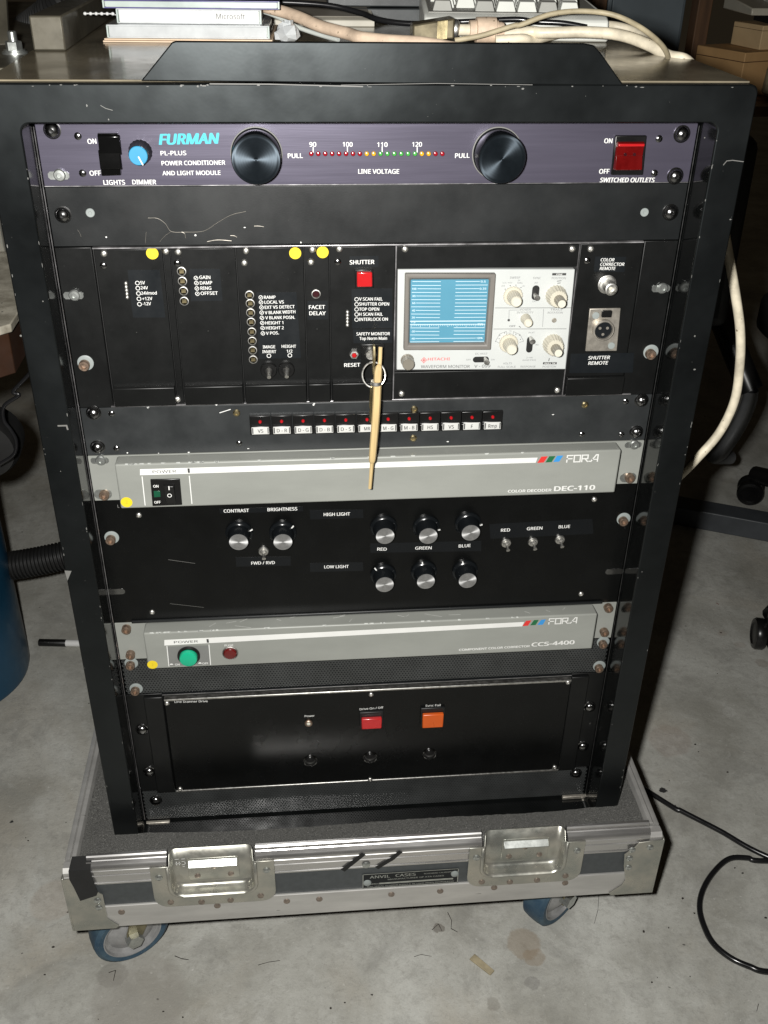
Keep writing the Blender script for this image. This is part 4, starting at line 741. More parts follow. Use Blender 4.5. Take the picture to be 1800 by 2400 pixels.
# ------------------------------------------------------------------ button panel, unit 6
Z6 = -6 * U
bp_ = thing('button_panel', 'charcoal one unit panel with a row of twelve labelled push buttons', 'button panel', (0, 0, Z6))
MB().box(-241.3, 241.3, 0, 3, Z6 + .3, Z5 - .2).build('panel_sheet', 'button_panel_paint', bp_, bevel=.5)
hw('dome', bp_, -230.8,-226.5); hw('dome', bp_, -231.7,-258.2); hw('dome', bp_, 232.5,-227.5); hw('dome', bp_, 232.4,-258.0)
for q in ((-216.5,-227.7), (-216.5,-260.1), (218.8,-228.3), (219.5,-260.3), (183.9,-259.2), (-113.7,-258.5)): hw('smalldark', bp_, *q)
for q in ((-114.2,-230.0), (35.3,-230.7), (35.3,-258.2), (183.1,-230.6)): hw('brassy', bp_, *q)
bnames = ['VS', 'D - R', 'D - G', 'D - B', 'D - S', 'MR', 'M - G', 'M - B', 'HS', 'VS', 'F', 'Rmp']
(bx0, bz0), (bx1, bz1) = (-95.0,-240.6), (102.7,-241.7); pitch = (bx1 - bx0) / 11
b1 = None; btns = []
for i, st in enumerate(bnames):
    x = bx0 + pitch * i; z = bz0 + (bz1 - bz0) * i / 11; q = (x, 0, z)
    if b1 is None:
        a = MB(); w = pitch / 2 - .25
        a.prism([(0, z - 8.6), (-4.0, z - 8.6), (-4.6, z - 2.6), (-3.0, z - 1.4), (-3.0, z + 8.4), (0, z + 8.6)], x - w, x + w, ax='x'); b1 = o = a.build('push_button', 'black_plastic', bp_, at=q, bevel=.35)
        MB().lathe((x, -3.0, z + 3.4), [(1.45, 0), (1.4, -1), (1.0, -1.6), (.3, -1.8)], 14).build('lamp', 'led_bright_red', o)
        MB().prism([(x - 7.3, z - 7.4), (x + 7.3, z - 7.4), (x + 7.0, z - .8), (x - 7.3, z - .8)], -5.4, -4.3).build('label_window', 'window_white', o, bevel=.3)
        MB().box(x - 6.9, x - 5.9, -5.55, -5.3, z - 6.6, z - 1.2).box(x + 5.9, x + 6.7, -5.55, -5.3, z - 6.6, z - 1.2).build('window_shade', 'grey_print', o)
    else: o = copy_part(b1, bp_, q)
    btns.append((o, st, x, z))
for o, st, x, z in btns:
    L = MB(); wd_ = {'F': 1.6, 'VS': 4.6, 'HS': 4.6, 'MR': 5.0, 'Rmp': 7.4}.get(st, 8.6); T(L, st, (x - wd_ / 2, z - 5.6), (x + wd_ / 2, z - 5.6), 3.2, -5.6, .009); L.build('lettering', 'matt_black', o)
rnd = random.Random(2); c = MB()
for q in [(-186.2,-222.7), (-156.9,-265.8), (-182.1,-265.8), (-208.0,-264.6), (156.0,-239.1), (65.4,-262.5), (-106.5,-263.8)]: chip(c, q[0], q[1], -.15, rnd.uniform(.5, 1.4), rnd.uniform(.4, .8))
c.stroke([(-128.0,-229.4), (-119.2,-226.6)], .7, -.15); c.build('scratch', 'white_print', bp_)

# ------------------------------------------------------------------ the two grey boxes share one builder
def fora(mb, x, z, w, h, y):
    s = h * .17; u = w / 21.0
    mb.stroke([(x + .3 * u, z), (x + .3 * u, z + h), (x + 4 * u, z + h)], s, y); mb.stroke([(x + .3 * u, z + h * .5), (x + 3.5 * u, z + h * .5)], s, y)
    mb.stroke([(x + 5 * u, z), (x + 5 * u, z + h), (x + 9 * u, z + h), (x + 9 * u, z), (x + 5 * u, z)], s, y)
    mb.stroke([(x + 10.2 * u, z), (x + 10.2 * u, z + h), (x + 14 * u, z + h), (x + 14 * u, z + h * .45), (x + 10.2 * u, z + h * .45)], s, y); mb.stroke([(x + 12.2 * u, z + h * .45), (x + 14 * u, z)], s, y)
    mb.stroke([(x + 15 * u, z + .1), (x + 15.5 * u, z + .1)], s, y)
    mb.stroke([(x + 16.3 * u, z), (x + 19.4 * u, z + h), (x + 20.6 * u, z + h), (x + 20.6 * u, z)], s, y); mb.stroke([(x + 17.3 * u, z + h * .30), (x + 20.6 * u, z + h * .30)], s * .8, y)
def grey_box(name, label, cat, zt, zb, x0, x1, D):
    t = thing(name, label, cat, (0, 0, zb))
    MB().box(-241.3, 241.3, 0, 2.6, zb + .3, zt - .3).build('rack_flange', 'grey_enamel', t, bevel=.5)
    MB().box(x0, x1, -D, -.02, zb + .6, zt - .6).build('box_front', 'grey_enamel', t, bevel=1.6, seg=3)
    MB().box(-218, 218, 2.7, 300, zb + 1, zt - 1).build('chassis', 'matt_black', t)
    c = MB(); rnd = random.Random(int(-zb))
    for i in range(26):                                            # paint knocked off along the upper front edge
        x = x0 + 6 + (x1 - x0 - 12) * rnd.random() ** 1.6; c.hexa([(x, -D + .2, zt - 1.5), (x + rnd.uniform(.6, 5), -D + .2, zt - 1.5), (x + rnd.uniform(1, 4), -D + 1.4, zt - .62), (x, -D + 1.4, zt - .62)], [(x, -D - .02, zt - 1.2), (x + rnd.uniform(.6, 5), -D - .02, zt - 1.2), (x + rnd.uniform(1, 4), -D + 1.2, zt - .5), (x, -D + 1.2, zt - .5)])
    c.build('chipped_edge', 'scuff_light', t)
    return t
D1 = 15.5
dc = grey_box('color_decoder', 'upper grey rack box with black rocker switch and COLOR DECODER lettering', 'color decoder', -6 * U, -7 * U, -217, 216, D1)
hw('slotbolt', dc, -231.8,-271.3); hw('allenbare', dc, -231.9,-303.7); hw('slotbolt', dc, 231.3,-270.9); hw('allenbare', dc, 232.5,-303.4)
for q in ((-231.8,-304.0), (233.1,-303.9)): MB().prism(rrect(q[0] - 9, q[0] + 6, q[1] - 4.6, q[1] + 4.6, 4.5), -.9, 0).build('slot_washer', 'zinc', dc)
w = MB(); w.sheet([(-197.1,-278.0), (141.0,-277.4), (142.3,-272.4), (-196.5,-272.3)], -D1 - .12)
w.stroke([(-195.6,-279.6), (-196.1,-307.4)], .8, -D1 - .12); w.stroke([(-156.4,-280.3), (-156.5,-307.3)], .8, -D1 - .12)
LD = -D1 - .15
T(w, 'COLOR DECODER', (118.9,-306.6), (157.9,-306.7), 2.6, LD, .03); T(w, 'DEC-110', (160.4,-306.5), (196.9,-306.4), 4.6, LD, .05)
(fx, fz), (fx2, fz2) = (168.1,-277.9), (196.3,-277.9); fora(w, fx, fz + .2, fx2 - fx, 6.4, LD)
w.build('lettering', 'white_print', dc)
w = MB(); T(w, 'POWER', (-186.4,-276.4), (-166.8,-276.4), 2.6, LD - .1, .01); w.stroke([(-156.4,-273.6), (-156.4,-276.3)], 1.8, LD - .1); w.build('dark_lettering', 'grey_print', dc)
for m_, pts in (('flag_red', [(142.4,-277.7), (148.1,-277.4), (151.2,-271.4), (145.5,-271.6)]), ('flag_green', [(149.6,-277.5), (155.1,-277.2), (157.9,-271.4), (152.4,-271.4)]), ('flag_blue', [(156.5,-277.2), (161.8,-277.0), (164.7,-271.1), (159.3,-271.2)])): MB().sheet(pts, LD).build('colour_flash', m_, dc)
sticker(dc, -211.3,-304.0, 4.9, -D1, '2')
k = MB().prism([(-189.8,-307.9), (-164.7,-307.7), (-164.3,-282.1), (-188.9,-281.7)], -D1 - 1.6, -D1).build('power_switch', 'black_plastic', dc, bevel=.5)
(xa, za), (xb, zb_) = (-178.3,-286.5), (-169.4,-306.0); zm = (za + zb_) / 2
a = MB(); a.hexa([(xa, -D1 - 1.5, zb_), (xb, -D1 - 1.5, zb_), (xb, -D1 - 1.5, za), (xa, -D1 - 1.5, za)], [(xa + .4, -D1 - 2.2, zb_ + .5), (xb - .4, -D1 - 2.2, zb_ + .5), (xb - .4, -D1 - 5.0, za - .8), (xa + .4, -D1 - 5.0, za - .8)]); a.build('rocker', 'black_plastic', k, bevel=.4)
MB().prism([(-187.5,-299.0), (-182.0,-298.7), (-181.8,-292.8), (-187.2,-292.8)], -D1 - 2.0, -D1 - 1.5).build('pilot_lamp', 'green_dark', k, bevel=.2)
L = MB(); T(L, 'ON', (-187.0,-289.4), (-182.8,-289.4), 2.4, -D1 - 1.75, .03); T(L, 'OFF', (-187.7,-305.2), (-182.6,-305.1), 2.4, -D1 - 1.75, .03); L.stroke([(-173.6,-287.1), (-173.7,-290.0)], .9, -D1 - 5.1); x, z = (-174.0,-296.2); L.ringline(x, z, 1.9, .6, -D1 - 4.4); L.build('lettering', 'white_print', k)

# ------------------------------------------------------------------ glossy knob panel, units 8-10
kp = thing('knob_panel', 'glossy black three unit control panel with eight silver capped knobs', 'control panel', (0, 0, -10 * U))
MB().box(-241.3, 241.3, 0, 3, -10 * U + .3, -7 * U - .3).build('panel_sheet', 'gloss_panel', kp, bevel=.5)
MB().box(-225, 226, -2.4, -.05, -10 * U + .4, -10 * U + 3.2).build('bottom_lip', 'satin_black', kp, bevel=.6)
hw('allen', kp, -232.3,-349.9); hw('allen', kp, 233.1,-349.2)
for q in ((-205.4,-326.6), (203.4,-325.9), (-205.2,-433.1), (203.9,-432.4)): hw('small', kp, *q)
for q in ((-235.5,-408.1), (234.2,-407.6)): MB().prism(rrect(q[0] - 9.5, q[0] + 8.5, q[1] - 3.0, q[1] + 3.0, 2.9), -.35, 0).build('mounting_slot', 'dark_chrome', kp)
kn = None
def pot(cx, cz, ang):                     # knob centre on the panel, pointer angle seen from the front (0 = up, clockwise)
    global kn
    q = (cx, 0, cz)
    if kn is None:
        kn = MB().lathe(q, [(12.4, 0), (12.4, -2.2), (11.6, -3.2), (10.4, -4.0), (9.9, -5.5), (9.1, -15), (8.6, -16)], 40, rib=.985).build('control_knob', 'knob_black', kp, at=q, ang=25)
        MB().lathe((cx, -15.9, cz), [(8.3, 0), (8.2, -.4)] + [(r_, -.4 - .07 * (i % 2)) for i, r_ in enumerate([7.6 - j * .6 for j in range(12)])], 40).build('knob_cap', 'brushed_cap', kn)
        MB().hexa([(cx - .5, -2.3, cz + 9.5), (cx + .5, -2.3, cz + 9.5), (cx + .5, -2.6, cz + 13), (cx - .5, -2.6, cz + 13)], [(cx - .5, -4.4, cz + 9.5), (cx + .5, -4.4, cz + 9.5), (cx + .5, -3.4, cz + 12.9), (cx - .5, -3.4, cz + 12.9)]).build('pointer', 'white_print', kn)
        kn.rotation_euler = (0, ang, 0); return
    copy_part(kn, kp, q, ang)
R_ = math.radians
pot(-119.2,-348.3, R_(70)); pot(-80.3,-349.9, R_(50)); pot(10.8,-347.5, R_(135)); pot(49.7,-349.1, R_(100)); pot(88.2,-347.3, R_(90)); pot(11.2,-400.8, R_(-40)); pot(49.4,-399.0, R_(-10)); pot(88.4,-399.9, R_(-15))
hw('toggle', kp, -98.6,-368.9); hw('toggle', kp, 125.1,-369.7); hw('toggle', kp, 150.4,-369.6); hw('toggle', kp, 175.8,-368.1)
def strip(pts, items, h=3.2):
    lp = label_plate(kp, pts, -.1, 'label_gloss'); L = MB()
    for st, a_, b_ in items: T(L, st, a_, b_, h, -.25, .02)
    L.build('lettering', 'white_print', lp)
strip([(-135.0,-327.9), (-61.4,-328.2), (-61.7,-323.3), (-135.0,-323.1)], [('CONTRAST', (-131.4,-326.9), (-109.3,-327.0)), ('BRIGHTNESS', (-92.9,-326.9), (-66.7,-327.0))])
strip([(-124.3,-385.4), (-74.5,-386.6), (-74.2,-376.4), (-124.1,-375.1)], [('FWD / RVD', (-110.3,-383.7), (-89.0,-383.9))])
strip([(-55.4,-337.2), (-7.6,-337.6), (-8.0,-328.6), (-55.6,-327.4)], [('HIGH LIGHT', (-43.2,-334.0), (-19.7,-334.2))]); strip([(-56.8,-394.5), (-7.4,-395.5), (-7.9,-385.8), (-57.0,-384.6)], [('LOW LIGHT', (-43.7,-390.9), (-21.2,-391.4))])
strip([(-1.0,-375.6), (102.5,-378.3), (101.8,-366.7), (-1.1,-365.4)], [('RED', (5.3,-373.3), (13.9,-373.7)), ('GREEN', (40.5,-373.8), (55.6,-374.0)), ('BLUE', (81.1,-373.3), (92.0,-373.0))])
strip([(110.3,-365.0), (207.5,-363.5), (204.3,-346.9), (108.1,-348.8)], [('RED', (119.5,-357.5), (127.9,-357.4)), ('GREEN', (143.7,-356.8), (158.1,-356.6)), ('BLUE', (173.5,-356.0), (184.0,-355.9))])
L = MB(); T(L, 'L', (-222.5,-318.3), (-221.2,-318.3), 3, -.2); L.stroke([(-184.6,-374.9), (-161.2,-380.1)], .3, -.1); L.stroke([(-187.7,-424.3), (-157.3,-430.2)], .25, -.1); L.build('scratch', 'hair', kp)

# ------------------------------------------------------------------ component colour corrector, unit 11
D2 = 16.5
cc = grey_box('color_corrector', 'lower grey rack box with round green power button and red fuse', 'color corrector', -10 * U, -11 * U, -213, 217.5, D2)
for q in ((-230.7,-450.6), (-230.5,-481.4), (232.6,-449.4), (232.5,-479.5)): hw('allenbare', cc, *q)
LC = -D2 - .15
w = MB(); w.sheet([(-195.0,-460.3), (144.7,-456.1), (146.3,-450.9), (-194.3,-453.7)], -D2 - .12)
w.stroke([(-192.7,-461.3), (-193.2,-485.4)], .8, LC); w.stroke([(-153.8,-461.8), (-154.1,-485.8)], .8, LC)
T(w, 'COMPONENT COLOR CORRECTOR', (84.8,-482.9), (154.4,-482.0), 2.4, LC, .03); T(w, 'CCS-4400', (156.4,-481.5), (198.5,-480.7), 4.6, LC, .05); T(w, 'ON', (-187.3,-484.9), (-182.9,-484.9), 2.2, LC - .1, .02); T(w, 'OFF', (-161.6,-485.0), (-156.2,-485.1), 2.2, LC - .1, .02); T(w, 'FUSE', (-139.3,-464.6), (-131.3,-464.8), 2.3, LC, .02)
for q in ((-190.6,-483.9), (-163.9,-484.0)): w.sheet([(q[0] - 1.8, q[1]), (q[0] + 1.8, q[1]), (q[0] + .8, q[1] + 1.6), (q[0] - .8, q[1] + 1.6)], LC - .1)
(fx, fz), (fx2, fz2) = (170.2,-455.0), (198.1,-454.5); fora(w, fx, fz + .2, fx2 - fx, 6.4, LC); w.build('lettering', 'white_print', cc)
MB().sheet([(-193.0,-485.4), (-154.1,-485.8), (-153.8,-462.4), (-192.6,-461.8)], -D2 - .06).build('switch_surround', 'grey_dark_inset', cc)
w = MB(); T(w, 'POWER', (-185.8,-458.1), (-163.6,-458.2), 2.6, LC - .1, .01); w.stroke([(-154.6,-455.7), (-154.5,-458.2)], 2.0, LC - .1); w.build('dark_lettering', 'grey_print', cc)
for m_, pts in (('flag_red', [(144.9,-455.8), (150.3,-455.6), (153.1,-449.3), (148.0,-449.6)]), ('flag_green', [(152.4,-455.4), (157.8,-455.1), (160.3,-449.1), (155.6,-449.1)]), ('flag_blue', [(159.4,-455.2), (164.8,-455.2), (167.3,-448.9), (162.6,-449.2)])): MB().sheet(pts, LC).build('colour_flash', m_, cc)
sticker(cc, -208.3,-482.8, 4.9, -D2, '2')
x, z = (-173.5,-473.2); k = MB().lathe((x, -D2, z), [(10.6, 0), (10.6, -2.0), (10, -2.8), (8.7, -2.9), (8.5, -1.2)], 36).build('power_button', 'black_plastic', cc); MB().lathe((x, -D2 - 1.2, z), [(8.3, 0), (8.3, -4.8), (7.8, -5.7), (7, -6.0)], 36).build('button_cap', 'green_plastic', k)
x, z = (-134.6,-472.3); k = MB().lathe((x, -D2, z), [(7.6, 0), (7.6, -1.2), (7.0, -1.5), (6.4, -.8)], 28).build('fuse_holder', 'steel', cc); MB().lathe((x, -D2 - .7, z + .8), [(6.3, 0), (6.2, -2.6), (5.4, -3.4), (2, -3.6)], 26).build('fuse_cap', 'red_rocker', k)
c = MB(); rnd = random.Random(8)
for i in range(16):
    x = rnd.uniform(-160, 205); y = rnd.uniform(-14, -2); l_ = rnd.uniform(4, 20); a_ = rnd.uniform(-1.2, 1.2); x2, y2 = x + l_ * math.cos(a_), max(-15, min(-1, y + l_ * math.sin(a_) * .6)); zt = -10 * U - .48
    c.add([(x, y, zt), (x2, y2, zt), (x2, y2 + .3, zt), (x, y + .3, zt)], [(0, 1, 2, 3)])
c.build('scratch', 'white_print', cc)

# ------------------------------------------------------------------ perforated vents, units 12 and 16
def mesh_panel(zt, zb, p=3.05, r=.98):
    a = MB(); x0, x1 = -240.5, 240.5; dx = p; dz = p * .8660254; nz = int((zt - zb) / dz); nx = int((x1 - x0) / dx)
    R0 = p / math.sqrt(3)
    for j in range(nz):
        for i in range(nx):
            cx = x0 + dx * (i + .5 + (.5 if j % 2 else 0)); cz = zt - dz * (j + .6)
            if cx > x1 - 1: continue
            o = len(a.v)
            for rr, yy in ((R0, 0), (r, 0), (r * .96, 1.0)):
                for k in range(6): t = math.radians(30 + 60 * k); a.v.append(Vector((cx + rr * math.cos(t), yy, cz + rr * math.sin(t))))
            for q in range(2):
                for k in range(6): h = (k + 1) % 6; a.f.append((o + q * 6 + k, o + q * 6 + h, o + q * 6 + 6 + h, o + q * 6 + 6 + k)); a.m.append(0)
    return a
def vent(label, zt, zb, bolts):
    t = thing('vent_panel', label, 'vent panel', (0, 0, zb), 'perforated vent panels')
    mesh_panel(zt - .6, zb + .6).build('perforated_sheet', 'vent_paint', t, flat=True)
    MB().box(-241, 241, 6, 7, zb + 1, zt - 1).build('dark_backing', 'matt_black', t)  # black sheet added behind the holes for the darkness inside the rack
    for kd, q in bolts: hw(kd, t, *q)
    return t
vent('black perforated vent strip directly under the lower grey box', -11 * U, -12 * U, [('allen', (-232.0,-494.2)), ('allen', (-231.1,-526.6)), ('allen', (233.0,-494.5)), ('allen', (233.1,-525.8))])
v2 = vent('black perforated vent strip at the foot of the rack above foam', -15 * U - .6, -16 * U - 2, [('bigdark', (-227.5,-681.8)), ('bigdark', (227.5,-676.6))])
for q in ((-229.6,-714.8), (229.6,-712.1)): MB().box(q[0] - 14, q[0] + 14, -4, -.4, q[1] - 1.5, q[1] + 2.5).build('foot_clip', 'nickel', v2, bevel=.6)

# ------------------------------------------------------------------ line scanner drive, units 13-15
dv = thing('scanner_drive', 'black drive unit with red and orange square buttons near rack bottom', 'drive unit', (0, 0, -15 * U))
for s in (-1, 1):
    MB().box(*sorted((s * 241.3, s * 205.5)), -.2, 3, -15 * U - .3, -12 * U - .3).build('rack_ear', 'module_black', dv, bevel=.5)
    MB().box(*sorted((s * 224, s * 205.8)), -4.5, -.3, -15 * U - .5, -12 * U - 1.5).build('ear_fold', 'module_black', dv, bevel=.8)
MB().box(-204.6, 206, -3, 2, -666.0, -541.2).build('front_panel', 'gloss_panel', dv, bevel=.6)
for z0 in (-541.0, -668.4): MB().box(-204.6, 206, -3.9, 2, z0, z0 + 2.3).build('trim_bar', 'steel', dv, bevel=.5)
MB().box(-207, 207, -1.6, 2, -536.2, -533.8).build('top_edge', 'satin_black', dv, bevel=.5)
MB().box(-206, 206, -1.9, -1.6, -534.4, -533.9).build('worn_line', 'worn_edge', dv)
MB().box(-218, 218, 3.2, 300, -666, -535).build('chassis', 'matt_black', dv)
for q in ((-202.1,-543.9), (-200.2,-664.0), (202.7,-542.0), (201.5,-662.6), (0.7,-545.3), (0.6,-665.6)): hw('small', dv, q[0], q[1], -3.0)
for q in ((-230.5,-579.5), (-229.6,-638.6), (230.8,-579.4), (230.2,-636.0)): hw('bigdark', dv, q[0], q[1], -.2)
L = MB(); T(L, 'Line Scanner Drive', (-194.5,-543.7), (-162.2,-544.9), 2.5, -3.2, .012); T(L, 'Power', (-66.8,-571.5), (-56.7,-571.5), 2.6, -3.2, .012); T(L, 'Drive On / Off', (-10.7,-565.9), (13.4,-565.0), 2.6, -3.2, .012); T(L, 'Sync Fail', (56.7,-565.6), (72.2,-565.7), 2.6, -3.2, .012); L.build('lettering', 'white_print', dv)
x, z = (-63.0,-579.4); k = MB().lathe((x, -3, z), [(4.0, 0), (4.0, -1.8), (3.4, -2.4), (2.4, -2.4), (2.2, -1.6)], 22).build('pilot_lamp', 'bronze', dv); MB().lathe((x, -4.4, z), [(2.1, 0), (1.9, -1), (.8, -1.7)], 16).build('lens', 'cream_light', k)
def sq_button(q0, q1, m_):
    (xa, zb1), (xb, zt1) = q0, q1
    k = MB().box(xa - 1.6, xb + 1.6, -6, -3, zb1 - 1.4, zt1 + 5.6).build('square_button', 'satin_black', dv, bevel=.5); MB().box(xa, xb, -10, -5.8, zb1, zt1).build('button_cap', m_, k, bevel=.9)
sq_button((-9.2,-586.4), (11.5,-572.6), 'red_plastic'); sq_button((53.4,-589.1), (75.0,-571.1), 'orange_plastic')
for q in ((-62.5,-633.4), (0.5,-633.1), (63.5,-632.7)):
    k = MB().lathe((q[0], -3, q[1]), [(7.6, 0), (7.6, -.9), (7.0, -1.3), (6.2, -1.0)], 28).build('plug_cap', 'dark_chrome', dv); MB().lathe((q[0], -3.9, q[1]), [(6.0, 0), (5.7, -1.6), (4.2, -3.0), (2, -3.7), (.3, -3.9)], 26).build('lens', 'lens_black', k)

# ------------------------------------------------------------------ keys in the lock
ky = thing('key_bunch', 'brass keys on a wire ring with long pale wooden stick hanging from lock', 'keys', (-3, -14, -180))
x, z = (-1.9,-178.0)
kx, kz = (-1.3,-174.0); k = MB(); k.prism([(-9, kz - 2), (-16, kz - 2), (-17, kz - 13.5), (-21, kz - 15), (-24, kz - 10), (-25, kz + 2), (-23, kz + 10), (-18, kz + 10), (-16, kz + 2), (-9, kz + 2)], kx - 1.0, kx + 1.0, ax='x'); k.build('key', 'brass', ky, bevel=.3)
rx, rz = (-1.5,-187.9); rr = 9.3
MB().tube([(rx + rr * math.cos(t), -24 + 4 * math.sin(t), rz + rr * math.sin(t)) for t in [2 * math.pi * i / 40 for i in range(41)]], .75, 8, False, closed=True).build('key_ring', 'steel', ky)
xs, zs = (-3.7,-196.1); a = MB(); xe, ze = (-4.9,-229.2); a.prism([(xs - 1.0, zs), (xs + 1.6, zs), ((xs + xe) / 2 + 1.6, (zs + ze) / 2 - 1), ((xs + xe) / 2 - 1.0, (zs + ze) / 2 - 1)], -29, -25.5)
n_ = 8; za, zb = (zs + ze) / 2 - 1, ze
pts = [((xs + xe) / 2 - .6, za)]
for i in range(n_): pts += [(xe - .4 + (.8 if i % 2 else 0), za + (zb - za) * (i + .5) / n_)]
pts += [(xe + 1.2, zb), ((xs + xe) / 2 + 1.2, za)]; a.prism(pts, -28, -26.4); a.build('key', 'brass', ky, bevel=.2)
p = [(3.8,-164.9), (3.1,-177.7), (1.5,-183.8), (-0.2,-216.5), (-3.0,-255.7), (-3.5,-261.7), (-5.0,-284.9)]; yy = [-22, -25, -29, -34, -37, -37, -38]
wid = [1.6, 1.6, 3.2, 3.3, 3.0, 1.7, 1.4]
def stickr(t): 
    f_ = t * (len(wid) - 1); i = min(int(f_), len(wid) - 2); return wid[i] + (wid[i + 1] - wid[i]) * (f_ - i)
MB().tube([(q[0], y_, q[1]) for q, y_ in zip(p, yy)], stickr, 8).build('wooden_stick', 'pale_wood', ky)
hx, hz = (-0.3,-191.9); MB().lathe((hx + .2, -30.5, hz), [(4.35, -1.4), (4.45, 0), (4.35, 1.6)], 14, 'z').build('wire_clip', 'steel', ky)

# ------------------------------------------------------------------ things lying on top of the rack
TZ = 31.7
def slab(name, label, cat, cx, cy, w, d, z0, z1, rot, m, bevel=.6, group=None):
    t = thing(name, label, cat, (cx, cy, z0), group); t.rotation_euler = (0, 0, R_(rot)); return t
t = slab('folded_card', 'thin cream cards lying flat on rack top beneath the disc cases', 'card', -140, 238, 0, 0, TZ, 0, -2, 0)
MB().box(-214, -72, 176, 300, TZ, TZ + 1.3).box(-213, -72, 177, 300, TZ + 1.6, TZ + 2.8).build('card_sheet', 'pale_card', t, at=(-140, 238, TZ), bevel=.4); [c_.__setattr__('location', (0, 0, 0)) for c_ in t.children]
def disc_case(label, x0, x1, y0, z0, h, spine, rot, body='clear_case', text=None, depth=124):
    cx, cy = (x0 + x1) / 2, y0 + depth / 2; t = thing('disc_case', label, 'disc case', (cx, cy, z0), 'stacked disc cases'); t.rotation_euler = (0, 0, R_(rot))
    w = x1 - x0; o = (cx, cy, z0)
    def put(mb, nm, m_, b=.3):
        ob = mb.build(nm, m_, t, at=o, bevel=b); ob.location = (0, 0, 0); return ob
    put(MB().box(x0, x1, y0 + 1.2, y0 + depth, z0, z0 + 1.1).box(x0, x1, y0 + 1.2, y0 + depth, z0 + h - 1.1, z0 + h), 'case_lid', body)
    put(MB().box(x0 + 1.6, x1 - 1.6, y0 + 2, y0 + depth - 2, z0 + 1.2, z0 + h - 1.2), 'disc_tray', 'cable_grey')
    s = put(MB().box(x0 + 2.4, x1 - 2.4, y0 + .6, y0 + 1.9, z0 + 1.0, z0 + h - 1.0), 'spine_card', spine)
    put(MB().box(x0, x0 + 1.4, y0, y0 + 6, z0 + .4, z0 + h - .4).box(x1 - 1.4, x1, y0, y0 + 6, z0 + .4, z0 + h - .4), 'hinge_end', 'case_edge_green')
    if text:
        L = MB(); T(L, text[0], (x1 - text[1], z0 + h * .36), (x1 - text[2], z0 + h * .36), h * .36, y0 + .5, .0); ob = L.build('lettering', 'grey_print', t, at=o); ob.location = (0, 0, 0)
    return t
disc_case('clear disc case lowest in stack on the cream cards', -211, -75, 178, TZ + 3, 10.2, 'clear_case', -1.2)
disc_case('white spined disc case with dark printed name in middle of stack', -202, -80.5, 186, TZ + 13.4, 11.4, 'paper_white', -2.0, text=('Microsoft', 38, 14))
disc_case('pale green edged disc case uppermost on the stack', -213, -66, 184, TZ + 25.0, 6.5, 'case_edge_green', -1.0, 'case_purple')
t = thing('crumpled_wrapper', 'crumpled clear plastic scrap beside the right end of the disc cases', 'wrapper', (-62, 185, TZ)); rnd = random.Random(4)
a = MB(); a.lathe((-62, 188, TZ), [(4, 0), (9, 3), (10, 8), (7, 12), (4, 15), (1, 16)], 12, 'z')
for v in a.v: v.x += rnd.uniform(-3.5, 3.5); v.y += rnd.uniform(-3, 3); v.z = max(TZ, v.z + rnd.uniform(-2, 2))
a.build('plastic_scrap', 'clear_case', t, ang=5)
t = thing('bead_chain', 'short white bead chain lying left of the disc cases', 'bead chain', (-220, 200, TZ)); a = MB()
for i in range(6): a.lathe((-231 + i * 4.6, 196, TZ + 20 - 0), [(.3, -1.5), (1.1, -1), (1.45, 0), (1.1, 1), (.3, 1.5)], 12, 'x')
for i in range(5): a.tube([(-231 + i * 4.6, 196, TZ + 20), (-226.4 + i * 4.6, 196, TZ + 20)], .5, 6, False)
a.tube([(-208, 196, TZ + 20), (-206, 198, TZ + 19)], .5, 6, False); a.build('beads', 'paper_white', t)
t = thing('steel_beam', 'square steel tube lying along the left side of the rack top', 'steel tube', (-248, 330, TZ)); a = MB()
a.prism([(-261, TZ), (-236, TZ), (-236, TZ + 25), (-261, TZ + 25)], 120, 520); a.build('square_tube', 'rusty_beam', t, bevel=1.4)
# left neighbour: a steel shelf with a bolt and a leaning grey plate
t = thing('side_shelf', 'worn steel shelf edge beside the rack top at far left', 'shelf', (-420, 300, 20)); MB().box(-640, -270, 62, 620, 22, 27).build('shelf_plate', 'rusty_beam', t, bevel=.8); MB().box(-640, -560, 90, 600, FLOOR, 21.8).build('shelf_post', 'matt_black', t)
t = thing('bolt', 'upright zinc bolt with nut and washers on the side shelf', 'bolt', (-281, 142, 27)); MB().lathe((-281, 142, 27), [(10, 0), (10, 1.6), (8.5, 1.8), (8.5, 3), (4, 3)], 24, 'z').build('washer', 'zinc', t); MB().lathe((-281, 142, 30), [(6.6, 0), (6.6, 5.8), (5.8, 6.4), (3, 6.4)], 6, 'z').build('nut', 'zinc', t); MB().lathe((-281, 142, 36), [(3.6, 0), (3.6, 7), (2.8, 7.6)], 16, 'z').build('threaded_shank', 'zinc', t)
t = thing('leaning_plate', 'grey metal plate standing on the side shelf at the left frame edge', 'metal plate', (-320, 205, 27)); MB().hexa([(-420, 200, 27), (-299, 200, 27), (-299, 206, 27), (-420, 206, 27)], [(-420, 236, 75), (-302, 236, 75), (-302, 242, 75), (-420, 242, 75)]).build('plate_sheet', 'rusty_beam', t, bevel=.6)
